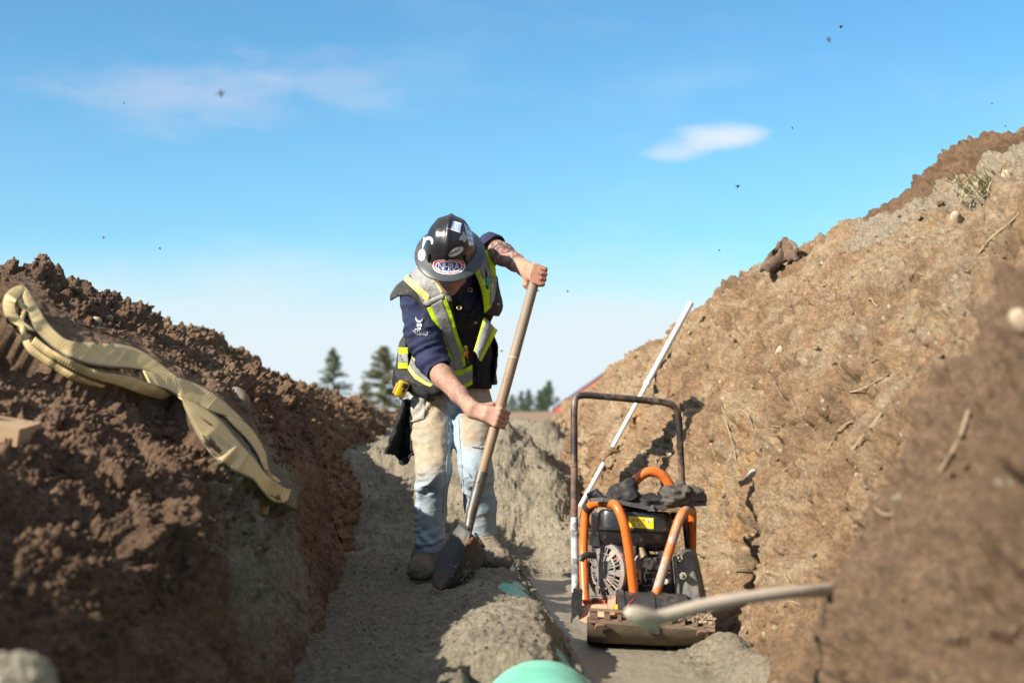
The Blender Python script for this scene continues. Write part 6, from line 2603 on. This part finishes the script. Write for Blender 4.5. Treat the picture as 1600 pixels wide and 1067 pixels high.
wl_ = tdecal('warning_label', [(982, 806), (1021, 809), (1021.3, 826), (983, 823.6)], .002, M_warn, tank_o)
for x in (990, 1005):
    tdecal('warning_triangle', [(x, 808.6 + (x - 982) * .07), (x + 4.2, 814.6 + (x - 982) * .07), (x - 4.2, 814.2 + (x - 982) * .07)], .003, M_ink, wl_)
    tdecal('triangle_field', [(x, 810.4 + (x - 982) * .07), (x + 2.6, 813.9 + (x - 982) * .07), (x - 2.6, 813.7 + (x - 982) * .07)], .004, M_warn, wl_)
tdecal('warning_triangle', [(990, 817), (994, 823), (986, 822.6)], .003, M_ink, wl_)
tdecal('triangle_field', [(990, 818.8), (992.5, 822.2), (987.6, 822)], .004, M_warn, wl_)
for x, y in ((1013.5, 813.8), (998, 819.5)):
    tdecal('ban_circle', [(x + 3.6 * math.cos(a), y + 3.6 * math.sin(a)) for a in np.linspace(0, 6.1, 16)], .003, M_white, wl_)
    tdecal('ban_bar', [(x - 2.6, y - 1.9), (x - 1.9, y - 2.6), (x + 2.6, y + 1.9), (x + 1.9, y + 2.6)], .004, M_redcap, wl_)
    tdecal('ban_sign', [(x - 1.4, y + .2), (x + 1.4, y + .2), (x + 1.0, y + 1.2), (x - 1.0, y + 1.2)], .0036, M_ink, wl_)
tdecal('book_sign', [(995, 810.6), (1000.5, 811), (1000.5, 814.6), (995, 814.2)], .003, M_ink, wl_)
tdecal('book_page', [(996, 811.4), (1000, 811.7), (1000, 813.9), (996, 813.6)], .004, M_warn, wl_)
for k in range(2):
    tdecal('print_line', [(1004, 820.6 + k * 2), (1018, 821.6 + k * 2), (1018, 822.2 + k * 2), (1004, 821.2 + k * 2)], .003, M_ink, wl_)

# ---- recoil starter: a drum with a slotted cage, facing left and forward
rc = C(950, 892, .055)
dirv = Vector((-.80, -.60, .05)).normalized()
Mr = Matrix.Translation(rc) @ dirv.to_track_quat('Z', 'Y').to_matrix().to_4x4() @ Matrix.Scale(.93, 4)
b = MB()
b.lathe([(.110, -.13), (.110, -.02), (.104, .0), (.096, .006)], Mr, 40)
rec = b.build('fan_housing', M_blackmach, comp)
MB().lathe([(.092, -.02), (.0, -.02)], Mr, 32).build('dark_interior', M_ink, rec)
b = MB()
for r0, r1, z in ((.104, .088, .012), (.038, .0005, .030)):
    b.lathe([(r0, z - .012), (r0, z), (r1, z + (.004 if r1 > .01 else 0))], Mr, 40)
b.build('cage_ring', M_recoil, rec)
for sector in range(6):
    a0 = sector * 60
    b = MB()
    # solid web between slot groups
    q = []
    for aa in (a0 - 9, a0 + 9):
        c, s = math.cos(math.radians(aa)), math.sin(math.radians(aa))
        q.append(((c * .090, s * .090), (c * .036, s * .036)))
    b.add([Mr @ Vector((*q[0][0], .014)), Mr @ Vector((*q[1][0], .014)), Mr @ Vector((*q[1][1], .030)), Mr @ Vector((*q[0][1], .030))], [[0, 1, 2, 3]])
    b.build('cage_web', M_recoil, rec, smooth=False)
    for aa in (a0 + 20, a0 + 30, a0 + 40):
        c, s = math.cos(math.radians(aa)), math.sin(math.radians(aa))
        MB().tube([Mr @ Vector((c * .092, s * .092, .014)), Mr @ Vector((c * .034, s * .034, .030))], .0034, 6).build('cage_bar', M_recoil, rec)
    pts = [Mr @ Vector((math.cos(math.radians(x)) * .064, math.sin(math.radians(x)) * .064, .0225)) for x in range(a0 + 6, a0 + 55, 8)]
    MB().tube(pts, .0038, 6).build('cage_bar', M_recoil, rec)
tube('pull_handle', [C(929, 868, .0), C(918, 866, -.02), C(909, 871, -.03), C(907, 876, -.03)], .0115, M_blackp, .02)
MB().box(C(966, 900, .19), (.06, .16, .17), bev=.02).build('blower_side', M_blackmach, comp)

# ---- engine block with fins, linkage and plug cap
MB().box(C(1018, 895, .10), (.135, .12, .12), bev=.006).build('engine_block', M_engine, comp)
for k in range(4):
    MB().box(C(1017, 884 + k * 10, .035), (.13, .02, .006 if k else .02), bev=.001).build('cooling_fin', M_engine, comp)
MB().tube([C(1000, 852, .05), C(1007, 872, .02)], [.012, .013], 10).tube([C(1047, 855, .05), C(1036, 875, .02)], [.012, .013], 10).build('mount_strut', mat('tan_strut', (.24, .16, .10), (.17, .12, .08), 20, .6, .3), comp)
for px, py in ((988, 853), (1034, 860)):
    MB().tube([C(px, py, .03), C(px, py + 12, .03)], [.0135, .0135], 12).tube([C(px, py + 10, .03), C(px, py + 17, .03)], .010, 10).build('stud', M_alu, comp)
MB().tube([C(975, 872, .02), C(970, 870, .0), C(966, 876, .0)], [.012, .014, .010], 10).build('plug_cap', M_redcap, comp)
MB().tube([C(974, 880, .01), C(974, 892, .01)], .009, 10).tube([C(975, 893, .01), C(973, 918, .01)], .0095, 10).build('spark_plug', M_alu, comp)
MB().box(C(1013, 880, .005), (.032, .012, .036), Matrix.Rotation(.4, 3, 'Y'), .004).build('throttle_plate', M_alu, comp)
MB().tube([C(1006, 875, .0), C(1016, 873, -.005), C(1016, 880, -.005)], .007, 8).build('throttle_arm', M_alu, comp)
MB().tube([C(998, 890, .0), C(999, 905, .0)], .007, 8).build('governor_rod', mat('brassy_rod', (.30, .22, .12), rough=.5, metal=.4), comp)
MB().lathe([(.008 + .003 * math.cos(a), .003 * math.sin(a)) for a in np.linspace(0, 6.283, 9)], Matrix.Translation(C(998, 908, -.006)) @ Matrix.Rotation(math.pi / 2, 4, 'X'), 14).build('rod_eye', M_castiron, comp)
MB().tube([C(996, 868, .0), C(991, 876, -.01), C(994, 895, -.01), C(991, 905, 0)], .003, 6, round_=.02).tube([C(1012, 884, .0), C(1006, 900, -.005), C(1009, 908, 0)], .002, 6, round_=.02).build('control_cable', M_pgrey, comp)
for px, py in ((1032, 886), (1027, 907), (1044, 908)):
    MB().tube([C(px, py, .03), C(px - 4, py, .012)], .010, 6).build('bolt', M_alu, comp)
MB().box(C(1052, 905, .10), (.05, .10, .13), bev=.01).build('clutch_cover', M_blackmach, comp)

# ---- belt guard on the right: long tapered box, leaning
b = MB()
pl = [C(1056, 866, .02), C(1063, 859, .02), C(1076, 861, .02), C(1081, 868, .02), C(1089, 905, .0), C(1097, 945, -.02), C(1097, 968, -.03), C(1083, 970, -.03), C(1068, 945, -.02), C(1056, 925, .0)]
b.prism(pl, (.03, .09, .0))
bg_ = b.build('belt_guard', M_guard, comp, smooth=False)
mdv = bg_.modifiers.new('bevel', 'BEVEL')
mdv.width = .006
mdv.segments = 2
for px, py in ((1062, 871), (1068, 899)):
    MB().tube([C(px + 3, py + 1, .01), C(px - 1, py, -.025)], .0125, 6).ball(C(px - 2, py, -.027), .008, sub=1).build('guard_bolt', M_alu, comp)
MB().box(C(1057, 905, .012), (.012, .05, .16), Matrix.Rotation(-.10, 3, 'Y'), .003).build('guard_rib', M_guard, comp)

# ---- black strap bar across the top
b = MB()
pl = []
sp = [(922, 781, .02), (942, 780, .0), (960, 783, .0), (985, 788, -.005), (1015, 794, -.005), (1040, 793, .0), (1062, 789, .01), (1104, 787, .03)]
for i in range(len(sp) - 1):
    a, c = sp[i], sp[i + 1]
    b.prism([C(a[0], a[1] - 3, a[2]), C(c[0], c[1] - 3, c[2]), C(c[0], c[1] + 3, c[2]), C(a[0], a[1] + 3, a[2])], (0, .09 if i > 0 else .03, .0))
b.build('top_strap', mat('grey_rubber_strap', (.05, .047, .045), (.10, .09, .08), 18, .6), comp, smooth=False)
MB().box(C(1019, 793.5, -.012), (.007, .02, .018)).build('strap_buckle', M_guard, comp)
MB().tube([C(918, 776, .04), C(932, 770, .04), C(942, 778, .03)], [.012, .017, .010], 10).build('strap_knob', M_blackp, comp)

# ================================================================== GLOVES LEFT ON THE MACHINE
M_glove = cloth('black_work_glove', (.020, .020, .023), (.036, .034, .036), 16, dirt=(.10, .085, .07))
M_glove2 = cloth('grey_work_glove', (.060, .055, .048), (.115, .102, .085), 20, dirt=(.19, .16, .12))


def glove(name, limbs, m, label, seed):
    allp = np.array([tuple(p) for l, _ in limbs for p in l])
    f = Field(allp.min(0) - .07, allp.max(0) + .07, .0042)
    for l, r in limbs:
        f.limb([tuple(p) for p in l], r, k=.010)
    v, q = grow([f], 1, folds(.0070, 42, 22, seed))
    o = link(name, np_mesh(name, v, q), m)
    tag(o, label, 'glove', 'gloves left on top of the compactor')


glove('work_glove', [([C(955, 784, .06), C(968, 772, .06), C(984, 757, .05)], [.022, .034, .026]), ([C(966, 782, .05), C(986, 774, .04)], [.024, .028]),
                     ([C(984, 783, .05), C(1008, 786, .04), C(1034, 786, .05)], [.024, .023, .024]), ([C(996, 781, .06), C(1020, 779, .06)], [.016, .018])], M_glove,
      'rolled black work glove lying on the compactor, left of the grey glove', 3.0)
glove('work_glove', [([C(1074, 772, .04), C(1086, 774, .045), C(1094, 776, .05)], [.026, .029, .026]), ([C(1046, 770, .03), C(1074, 772, .04)], [.024, .027]),
                     ([C(1058, 763, .02), C(1043, 764, .01), C(1036, 770, .02)], [.0125, .0125, .011]), ([C(1058, 769, .0), C(1042, 773, -.005), C(1037, 780, .0)], [.0125, .012, .011]),
                     ([C(1066, 776, .0), C(1050, 780, -.01), C(1042, 785, .0)], [.0125, .012, .011]), ([C(1072, 781, .01), C(1056, 785, .0), C(1050, 787, .01)], [.012, .012, .010]),
                     ([C(1070, 764, .03), C(1061, 753, .03), C(1064, 758, .01), C(1074, 768, .0)], [.009, .008, .010, .012])], M_glove2,
      'crumpled grey work glove lying on the right end of the compactor', 8.0)
